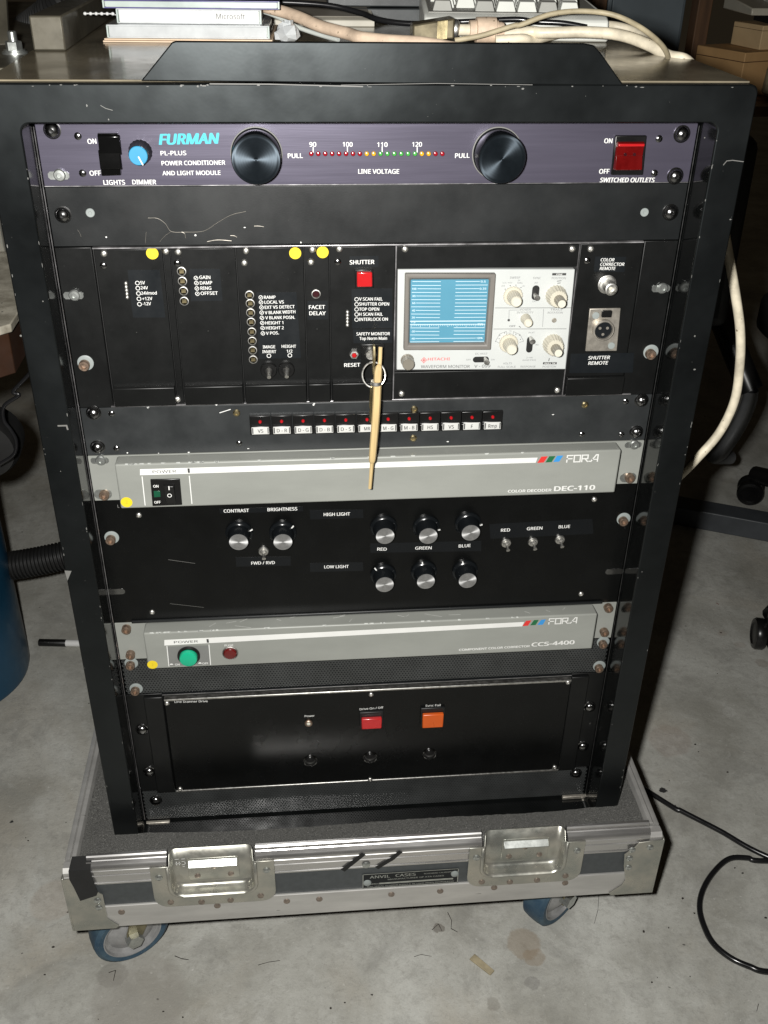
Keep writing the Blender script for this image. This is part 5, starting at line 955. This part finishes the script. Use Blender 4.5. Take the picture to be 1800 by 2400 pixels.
# corrugated hose behind
def hose(name, label, pts, r, m_='black_rubber', step=.12):
    P = catmull(pts, 14); Lh = sum((P[i + 1] - P[i]).length for i in range(len(P) - 1)); n = int(Lh / (r * step * .5)); dense = []; acc = 0; 
    cum = [0]
    for i in range(len(P) - 1): cum.append(cum[-1] + (P[i + 1] - P[i]).length)
    j = 0
    for i in range(n + 1):
        s = Lh * i / n
        while j < len(P) - 2 and cum[j + 1] < s: j += 1
        f_ = (s - cum[j]) / max(1e-6, cum[j + 1] - cum[j]); dense.append(P[j].lerp(P[j + 1], f_))
    a = MB(); nn = len(dense) - 1
    a.tube(dense, lambda t: r * (1 if round(t * nn) % 4 in (1, 2) else .86), 18, False)
    t = thing(name, label, 'hose', dense[0]); a.build('hose_wall', m_, t, ang=60); return t
hose('corrugated_hose', 'black corrugated hose looping up behind the left steel tube', [(-330, 420, 10), (-292, 372, 32), (-262, 352, 62), (-262, 380, 100), (-300, 430, 130)], 22)
# beige flat device, dark device, keyboard
t = thing('beige_box', 'flat beige plastic box behind the cable on the rack top', 'plastic box', (-20, 380, TZ)); a = MB(); a.prism([(312, TZ), (312, TZ + 5.6), (316, TZ + 6.8), (440, TZ + 22), (440, TZ)], -78, 24, ax='x'); a.build('box_shell', 'beige_plastic', t, bevel=.8); MB().prism([(320, TZ + 7.6), (436, TZ + 21.8), (436, TZ + 22.8), (320, TZ + 8.6)], -74, 20, ax='x').build('top_cover', 'beige_dark', t, bevel=.4)
t = thing('dark_device', 'dark grey flat device with a seam behind the beige box', 'device', (60, 420, TZ)); MB().box(-20, 92, 352, 560, TZ, TZ + 13).build('lower_shell', 'device_dark', t, bevel=1.2); MB().box(-20, 92, 356, 560, TZ + 14, TZ + 30).build('upper_shell', 'device_dark', t, bevel=1.2)
kbx, kby, kbr = 144, 232, -5.0
kt = thing('keyboard', 'pale beige computer keyboard lying on the rack top behind the cables', 'keyboard', (kbx, kby, TZ)); kt.rotation_euler = (0, 0, R_(kbr))
def kput(mb, nm, m_, b=.4, parent=kt):
    ob = mb.build(nm, m_, parent, at=(kbx, kby, TZ), bevel=b); ob.location = (0, 0, 0); return ob
kput(MB().prism([(202, TZ), (199, TZ + 3), (206, TZ + 17), (216, TZ + 20.5), (420, TZ + 30), (424, TZ + 26), (424, TZ)], 62, 226, ax='x'), 'keyboard_case', 'keycap_white', 2.0)
kput(MB().prism([(217, TZ + 19.2), (217, TZ + 21.3), (415, TZ + 30.8), (415, TZ + 28)], 66, 221, ax='x'), 'key_well', 'key_well', .3)
kk = MB(); rnd = random.Random(9)
for r in range(9):
    y0 = 221 + r * 19.4; zb1 = TZ + 21.5 + (y0 - 217) * .048
    for c_ in range(8):
        x0 = 70 + c_ * 19.0 + (r % 3) * 3
        if x0 + 17 > 219: continue
        if r == 0 and c_ == 1: continue
        kk.hexa([(x0, y0, zb1), (x0 + 17.4, y0, zb1), (x0 + 17.4, y0 + 17.4, zb1 + .8), (x0, y0 + 17.4, zb1 + .8)], [(x0 + 2.2, y0 + 3.6, zb1 + 8), (x0 + 15.2, y0 + 3.6, zb1 + 8), (x0 + 15.2, y0 + 15.4, zb1 + 9), (x0 + 2.2, y0 + 15.4, zb1 + 9)], 1 if (r + c_ * 2) % 5 == 0 or c_ == 2 else 0)
kput(kk, 'keys', ['keycap_white', 'keycap_grey'], .5)
# cables and plugs
def cable(name, label, pts, r, m_):
    t = thing(name, label, 'cable', pts[len(pts) // 2]); MB().tube(pts, r, 12).build('cable_sheath', m_, t); return t
def pt(q, y): return (q[0], y, q[1])
cable('thick_cable', 'thick pinkish beige cable dropping across the rack top behind the upstand', [pt((-106.0,61.4), 240), pt((-81.5,55.9), 225), pt((-55.5,51.0), 205), pt((-32.4,44.5), 180), pt((-10.9,41.3), 160), pt((-0.8,39.9), 145), pt((20.2,39.0), 132), pt((47.3,38.8), 120), pt((74.4,35.9), 110), pt((97.2,34.1), 105)], 5.0, 'cable_pink')
cable('thin_cable', 'thin pale grey cable running beneath the thick pinkish cable', [pt((-102.7,53.8), 250), pt((-75.8,49.8), 228), pt((-51.8,41.2), 208), pt((-32.2,36.8), 190), pt((-18.0,34.8), 175)], 1.9, 'cable_grey')
cable('black_cable', 'thin shiny black cable crossing the whole rack top', [pt((-107.2,55.3), 262), pt((-71.6,56.7), 260), pt((-24.4,54.9), 255), pt((5.6,49.6), 245), pt((21.3,45.9), 225), pt((50.3,44.0), 214), pt((94.6,46.6), 206), pt((138.8,49.3), 200), pt((154.7,48.0), 196), pt((179.6,47.5), 190), pt((199.6,44.9), 186)], 2.4, 'cable_black')
pl = thing('cable_plug', 'brown metal multi pin plug with pale collar lying among the cables', 'plug', (70, 175, TZ))
def along(p0, p1, prof, mb, n=14):
    a_, b_ = Vector(p0), Vector(p1); d = (b_ - a_); 
    mb.tube([a_ + d * t for t, r in prof], lambda t: prof[min(len(prof) - 1, round(t * (len(prof) - 1)))][1], n, False)
p0, p1 = pt((44.1,41.7), 172), pt((79.3,45.5), 172)
a = MB(); d = (Vector(p1) - Vector(p0)); a.hexa([(p0[0], 160, p0[2] - 6.5), (p1[0], 160, p1[2] - 8), (p1[0], 184, p1[2] - 8), (p0[0], 184, p0[2] - 6.5)], [(p0[0], 160, p0[2] + 6.5), (p1[0], 160, p1[2] + 8), (p1[0], 184, p1[2] + 8), (p0[0], 184, p0[2] + 6.5)]); a.build('plug_hood', 'plug_brown', pl, bevel=1.5)
a = MB()
for i in range(7): xx = p0[0] + d.x * (.60 + .035 * i); zz = p0[2] + d.z * (.6 + .035 * i); a.box(xx - .5, xx + .5, 159.3, 160.1, zz - 7, zz + 7)
a.build('grip_ribs', 'brass', pl)
q0, q1 = pt((79.8,44.3), 172), pt((84.4,43.7), 172); a = MB(); along(q0, q1, [(0, 7.5), (.3, 8), (.7, 7.6), (1, 6)], a); a.build('plug_neck', 'steel', pl)
q0, q1 = pt((84.4,43.5), 172), pt((93.9,43.5), 172); a = MB(); along(q0, q1, [(0, 4.6), (1, 4.6)], a); a.build('cable_stub', 'cable_cream', pl)
q0, q1 = pt((93.9,43.2), 172), pt((123.5,43.3), 172); a = MB(); along(q0, q1, [(0, 8), (.19, 8.2), (.2, 10.6), (.5, 10.8), (.76, 10.6), (.77, 7.6), (.84, 7.8), (.85, 6.6), (.92, 6.8), (1, 6.0)], a); a.build('strain_collar', 'cable_pink', pl)
cable('white_cable', 'thick cream cable arching over the right rack edge and hanging beside it', [pt((122.7,40.8), 172), pt((147.4,42.5), 170), pt((156.8,42.3), 166), pt((191.7,44.0), 156), pt((217.2,43.2), 142), pt((235.6,38.2), 122), pt((247.9,32.1), 105), (262, 92, 28), (284, 100, 0), (306, 112, -50), (328, 118, -110), pt((354.1,-177.0), 120), pt((367.0,-215.9), 120), pt((373.6,-251.3), 120), pt((376.0,-288.1), 120), pt((367.8,-322.6), 120), pt((351.4,-350.2), 120), pt((334.8,-377.2), 124), pt((322.9,-392.0), 128)], 4.6, 'cable_cream')
cable('olive_cable', 'thin olive cable looping over the cream cable and curling back to the upstand', [pt((78.4,37.7), 150), pt((99.8,41.2), 150), pt((126.7,48.8), 150), pt((134.0,49.9), 150), pt((158.1,57.9), 150), pt((184.1,60.4), 150), pt((209.7,58.3), 146), pt((228.9,51.0), 132), pt((240.9,41.6), 112), pt((244.4,33.2), 96), pt((237.0,27.8), 80), pt((215.8,27.3), 55), pt((198.0,27.7), 45), pt((182.0,27.7), 40)], 2.1, 'cable_olive')
cable('spare_cable', 'cream cable lying flat below the arching cream cable behind the upstand', [pt((114.8,36.7), 160), pt((137.6,38.1), 160), pt((151.9,36.4), 172), pt((195.3,41.7), 200), pt((227.4,43.6), 215), pt((249.2,39.7), 205), pt((256.3,32.3), 175)], 4.0, 'cable_cream')

# ------------------------------------------------------------------ left of the rack
t = thing('blue_drum', 'tall blue drum standing on the concrete left of the rack', 'drum', (-605, 470, FLOOR))
MB().lathe((-605, 470, FLOOR), [(104, 0), (111, 4), (113, 12), (113, 560), (111, 568), (100, 572)], 56, 'z').build('drum_wall', 'barrel_blue', t)
MB().lathe((-605, 470, FLOOR), [(116, 545), (117, 556), (116, 566)], 56, 'z').build('drum_rim', 'black_rubber', t)
hose('floor_hose', 'black corrugated hose running from the blue drum behind the rack', [(-500, 500, -712), (-470, 500, -708), (-430, 503, -702), (-380, 510, -694), (-320, 520, -680)], 22)
t = thing('marker_pen', 'black capped white marker pen lying on the concrete left of rack', 'pen', (-450, 528, FLOOR)); a = MB(); a.lathe((-489.5, 533.5, FLOOR + 6), [(4.5, 0), (6, 1), (6, 43), (5.6, 44)], 18, 'x'); a = a.build('pen_cap', 'black_plastic', t, at=(-489.5, 533.5, FLOOR + 6)); a.rotation_euler = (0, 0, R_(-6)); a = MB().lathe((-489.5, 533.5, FLOOR + 6), [(5.4, 44), (5.4, 128), (4, 130)], 18, 'x').build('pen_barrel', 'paper_white', t, at=(-489.5, 533.5, FLOOR + 6)); a.rotation_euler = (0, 0, R_(-6))
t = thing('work_bench', 'paint speckled work bench with brown front board left of the rack', 'bench', (-520, 500, FLOOR))
MB().prism([(-322, 132), (-322, 900), (-1100, 900), (-1100, -40), (-420, 40)], -206, -198, ax='z').build('bench_top', 'bench_top', t, bevel=1)
MB().prism([(-328, 140), (-328, 890), (-1090, 890), (-1090, -30), (-425, 50)], -250, -206.2, ax='z').build('front_board', 'brown_board', t, bevel=1)
for x, y in ((-360, 860), (-1050, 860), (-1050, 40)): MB().box(x - 22, x + 22, y - 22, y + 22, FLOOR, -251).build('leg', 'brown_board', t)
MB().box(-1040, -340, 400, 430, -330, -295).build('stretcher', 'barrel_blue', t, bevel=1)
t = thing('steel_cabinet', 'rust streaked pale steel box on the bench at left frame edge', 'steel box', (-420, 420, -198)); MB().box(-560, -376, 350, 520, -197.8, -40).build('box_shell', 'galvanised', t, bevel=2); MB().box(-374.5, -369, 346, 352, -197, -42).build('corner_trim', 'rusty_beam', t)
cable('hanging_cable', 'black cable drooping below the bench at left', [(-320, 200, -262), (-336, 200, -280), (-352, 200, -296), (-347, 200, -300), (-364, 200, -312), (-367, 200, -328), (-362, 200, -340), (-359, 200, -352), (-364, 200, -368), (-382, 200, -380)], 2.0, 'cable_black')
t = thing('desk_fan', 'dark round fan housing hanging under the bench edge at left', 'fan', (-410, 260, -380)); MB().lathe((-412, 262, -388), [(20, 40), (36, 30), (38, 0), (34, -14), (8, -16)], 32).build('fan_housing', 'matt_black', t)

# ------------------------------------------------------------------ right of and behind the rack
ch = thing('office_chair', 'black office chair on casters standing right of the rack', 'office chair', (955, 655, FLOOR)); CX, CY = 955, 655
MB().lathe((955, 655, FLOOR), [(34, 78), (34, 110), (26, 115), (26, 250), (20, 255), (20, 370)], 24, 'z').build('gas_column', 'chair_grey', ch)
MB().prism(rrect(740, 1190, 430, 880, 60), -500, -430, ax='z').build('seat', 'matt_black', ch, bevel=18, seg=3)
MB().hexa([(575, 590, -400), (640, 960, -400), (600, 980, -400), (535, 610, -400)], [(575, 600, -130), (640, 960, -130), (600, 980, -130), (535, 620, -130)]).build('backrest', 'matt_black', ch, bevel=16, seg=3)
MB().tube([(667, 655, -528), (668, 655, -550), (660, 655, -590), (640, 655, -640), (640, 680, -662), (680, 700, -676)], 12, 14).build('arm_support', 'chair_grey', ch)
MB().tube([(667, 655, -528), (640, 690, -470), (600, 740, -380)], 20, 12).build('back_bracket', 'black_plastic', ch)
for an, rl in ((R_(115), 272), (R_(217), 345), (R_(305), 300), (R_(35), 300)):
    ex, ey = CX + rl * math.cos(an), CY + rl * math.sin(an)
    MB().tube([(CX + 20 * math.cos(an), CY + 20 * math.sin(an), FLOOR + 106), (CX + rl * .55 * math.cos(an), CY + rl * .55 * math.sin(an), FLOOR + 92), (ex, ey, FLOOR + 62)], lambda t: 22 - 5 * t, 12).build('leg', 'black_plastic', ch)
    k = MB(); ca = an + .7
    for s in (-1, 1): k.lathe((0, s * 13, 0), [(8, -8 * s), (24, -8 * s), (26, -5 * s), (26, 5 * s), (24, 8 * s), (18, 9 * s), (16, 7 * s)], 26)
    k.tube([(0, 0, 4), (0, 0, 42)], 7, 10, False); k.tube([(0, -14, 0), (0, 14, 0)], 6, 10, False)
    for v in k.v: v.xyz = Vector((ex + v.x * math.cos(ca) - v.y * math.sin(ca), ey + v.x * math.sin(ca) + v.y * math.cos(ca), FLOOR + 26 + v.z))
    k.build('caster', 'black_plastic', ch)
t = thing('floor_bar', 'long flat black steel bar lying across the floor right of rack', 'steel bar', (760, 790, FLOOR)); d_ = Vector((817.5 - 663, 750 - 821)).normalized(); n_v = Vector((-d_.y, d_.x)); b0_ = Vector((663, 821)) - d_ * 330; b1_ = b0_ + d_ * 900
a = MB(); q = [b0_, b1_, b1_ + n_v * 46, b0_ + n_v * 46]; a.hexa([(v.x, v.y, FLOOR) for v in q], [(v.x, v.y, FLOOR + 40) for v in q]); a.build('bar', 'bar_paint', t, bevel=2)
pts = [(345.1,267.6), (404.4,140.7), (425.6,119.2), (464.1,83.4), (509.8,38.2)]
e = [(x, y, -886.5) for x, y in pts]; dd = Vector(e[-1]) - Vector(e[-2]); 
lp_ = [(507.2,32.0), (483.0,38.5), (458.8,38.6), (430.3,18.9), (407.5,-6.5), (395.3,-31.7), (392.6,-58.3), (396.1,-78.4), (408.5,-96.0), (425.5,-107.8), (443.5,-115.8)]
f_ = [(x, y, -886.5) for x, y in lp_]; far = [tuple(Vector(e[-1]) + dd * .6), tuple(Vector(e[-1]) + dd * .95 + Vector((25, 30, 0)))]
cable('floor_cable', 'black power cable looping on the concrete right of the road case', [(250, 330, -886.5)] + e[1:] + [tuple(Vector(e[-1]) + Vector((110, -70, 0))), tuple(Vector(e[-1]) + Vector((210, -80, 0))), tuple(Vector(e[-1]) + Vector((230, -30, 0))), tuple(Vector(e[-1]) + Vector((150, -12, 0)))] + f_[0:] + [tuple(Vector(f_[-1]) + Vector((60, -5, 0))), tuple(Vector(f_[-1]) + Vector((150, 40, 0)))], 3.5, 'cable_black')
t = thing('blue_cabinet', 'blue grey metal cabinet standing far behind the rack', 'cabinet', (690, 1650, FLOOR)); MB().box(604, 772, 1500, 1900, FLOOR, 160).build('cabinet_shell', 'cabinet_blue', t, bevel=4); MB().box(612, 764, 1490, 1499.5, FLOOR + 60, 150).build('door', 'cabinet_blue', t, bevel=2)
for i, (x0, x1, y0) in enumerate(((560, 592, 1460), (776, 806, 1440))):
    t = thing('timber_post', ['dark timber post at the left of the far blue cabinet', 'dark timber post between the blue cabinet and cardboard boxes'][i], 'post', (x0, y0, FLOOR), 'timber posts'); MB().box(x0, x1, y0, y0 + 40, FLOOR, 400).build('post_shaft', 'dark_wood', t, bevel=2)
t = thing('storage_shelf', 'dark shelf carrying cardboard boxes behind the rack at right', 'shelf', (850, 1400, FLOOR)); MB().box(690, 1400, 1105, 1700, -190, -172).build('shelf_board', 'dark_wood', t, bevel=2)
for x, y in ((705, 1121), (1390, 1121), (700, 1690), (1390, 1690)): MB().box(x - 14, x + 14, y - 14, y + 14, FLOOR, -190.2).build('post', 'matt_black', t)
def carton(label, x0, x1, y0, y1, z0, z1, rot, m_):
    cx, cy = x0, y0; t = thing('cardboard_box', label, 'cardboard box', (cx, cy, z0), 'cardboard boxes on the shelf'); t.rotation_euler = (0, 0, R_(rot))
    ob = MB().box(x0, x1, y0, y1, z0, z1).build('carton', m_, t, at=(cx, cy, z0), bevel=1.5); ob.location = (0, 0, 0)
    ob = MB().box(x0 - .4, x1 + .4, y0 - .4, y1 + .4, (z0 + z1) / 2 + (z1 - z0) * .28, (z0 + z1) / 2 + (z1 - z0) * .3).build('tape_seam', 'dark_wood', t, at=(cx, cy, z0)); ob.location = (0, 0, 0)
carton('larger brown cardboard box lowest on the rear shelf', 790, 1080, 1200, 1330, -171.9, -94, 22, 'cardboard')
carton('paler cardboard box sitting on the larger brown box', 832, 1060, 1240, 1330, -93.5, -52, 14, 'cardboard_pale')
t = thing('spare_keyboard', 'old cream keyboard lying on top of the stacked cardboard boxes', 'keyboard', (900, 1300, -40)); MB().box(858, 1100, 1262, 1350, -52, -36).build('support_block', 'matt_black', t); MB().prism([(1230, -34), (1232, -22), (1370, -8), (1370, -34)], 800, 1100, ax='x').build('keyboard_case', 'cream_plastic', t, bevel=2)
a = MB()
for r in range(4):
    for c_ in range(12): x0 = 850 + c_ * 19; y0 = 1248 + r * 26; z0 = -20 + r * 2.7; a.hexa([(x0, y0, z0), (x0 + 17, y0, z0), (x0 + 17, y0 + 22, z0 + 2), (x0, y0 + 22, z0 + 2)], [(x0 + 2, y0 + 3, z0 + 8), (x0 + 15, y0 + 3, z0 + 8), (x0 + 15, y0 + 19, z0 + 9), (x0 + 2, y0 + 19, z0 + 9)])
a.build('keys', 'keycap_grey', t, bevel=.6)
t = thing('khaki_bag', 'small khaki canvas bag on the shelf in front of the larger brown box', 'bag', (868, 1165, -171.9)); a = MB(); a.lathe((868, 1165, -171.8), [(28, 0), (42, 14), (44, 50), (32, 88), (10, 104)], 18, 'z')
rnd = random.Random(6)
for v in a.v: v.x += rnd.uniform(-4, 4); v.y += rnd.uniform(-4, 4)
a.build('bag_body', 'wood_chip', t); 
# wood chip and specks on the floor
(cx0, cy0), (cx1, cy1) = (113.7,-69.9), (132.4,-92.4); t = thing('wood_chip', 'flat splinter of wood lying on the concrete in front of the case', 'wood chip', (cx0, cy0, FLOOR))
dv_ = Vector((cx1 - cx0, cy1 - cy0)).normalized(); nv_ = Vector((-dv_.y, dv_.x)) * 4.5; q = [(cx0 + nv_.x, cy0 + nv_.y), (cx0 - nv_.x, cy0 - nv_.y), (cx1 - nv_.x * .6, cy1 - nv_.y * .6), (cx1 + nv_.x, cy1 + nv_.y)]
MB().prism(q, FLOOR + .5, FLOOR + 3, ax='z').build('splinter', 'wood_chip', t, bevel=.5)
t = MB(); rnd = random.Random(21)
spots = [(-102.2,-34.3), (-230.0,-107.6), (-208.3,-115.9), (-298.2,-111.1), (-248.2,-42.1), (-214.0,-31.0), (-33.8,-113.0), (-24.1,-77.8), (-381.4,163.3), (38.6,-83.6), (317.3,-110.9), (309.6,-115.9), (381.9,-11.4), (282.4,-32.8), (331.9,13.2), (428.7,175.4), (579.0,388.4), (-164.6,-75.3), (-362.9,-19.4), (-110.8,-58.1)] + [(rnd.uniform(-500, 600), rnd.uniform(-330, 250)) for i in range(70)]
for x, y in spots:
    if XL - 10 < x < XR + 10 and y > -90: continue
    r = rnd.uniform(.5, 1.7); k = 6; t.prism([(x + r * rnd.uniform(.6, 1.6) * math.cos(2 * math.pi * i / k), y + r * rnd.uniform(.5, 1.2) * math.sin(2 * math.pi * i / k)) for i in range(k)], FLOOR + .1, FLOOR + .8, ax='z')
def scuff(pts, w):
    for (xa, ya), (xb, yb) in zip(pts[:-1], pts[1:]):
        u = Vector((xb - xa, yb - ya)).normalized(); n_ = Vector((-u.y, u.x)) * w * .3
        t.prism([(xa + n_.x, ya + n_.y), (xa - n_.x, ya - n_.y), (xb - n_.x * .6, yb - n_.y * .6), (xb + n_.x * .6, yb + n_.y * .6)], FLOOR + .1, FLOOR + .5, ax='z')
scuff([(94.5,-8.7), (97.6,-20.0), (95.4,-30.8), (102.3,-36.0)], 1.4); scuff([(281.2,0.3), (274.6,-19.4), (265.0,-37.7)], .9); scuff([(47.9,-63.8), (56.2,-61.5), (67.8,-64.8)], .8)
scuff([(-223.6,-41.4), (-215.5,-45.6), (-207.5,-47.6)], 1.6); scuff([(-129.0,-60.4), (-117.4,-57.6), (-104.3,-56.6)], 1.0); scuff([(73.0,-30.6), (81.4,-23.5), (84.2,-33.0)], 1.2); scuff([(418.8,-150.1), (413.1,-158.5)], 1.2); scuff([(-295.1,-56.6), (-287.8,-54.3), (-288.5,-66.9)], 1.5)
tag(t.build('floor_debris', 'debris', None, at=(0, 0, FLOOR)), 'small dark crumbs of grit scattered over the concrete', 'grit', kind='stuff')

# prototypes of the hardware leave the scene; their copies stay
for k, o in PROTO.items():
    if isinstance(k, str):
        for ch_ in list(o.children): bpy.data.objects.remove(ch_)
        bpy.data.objects.remove(o)
for o in bpy.data.objects:
    if '_o' in o: del o['_o']
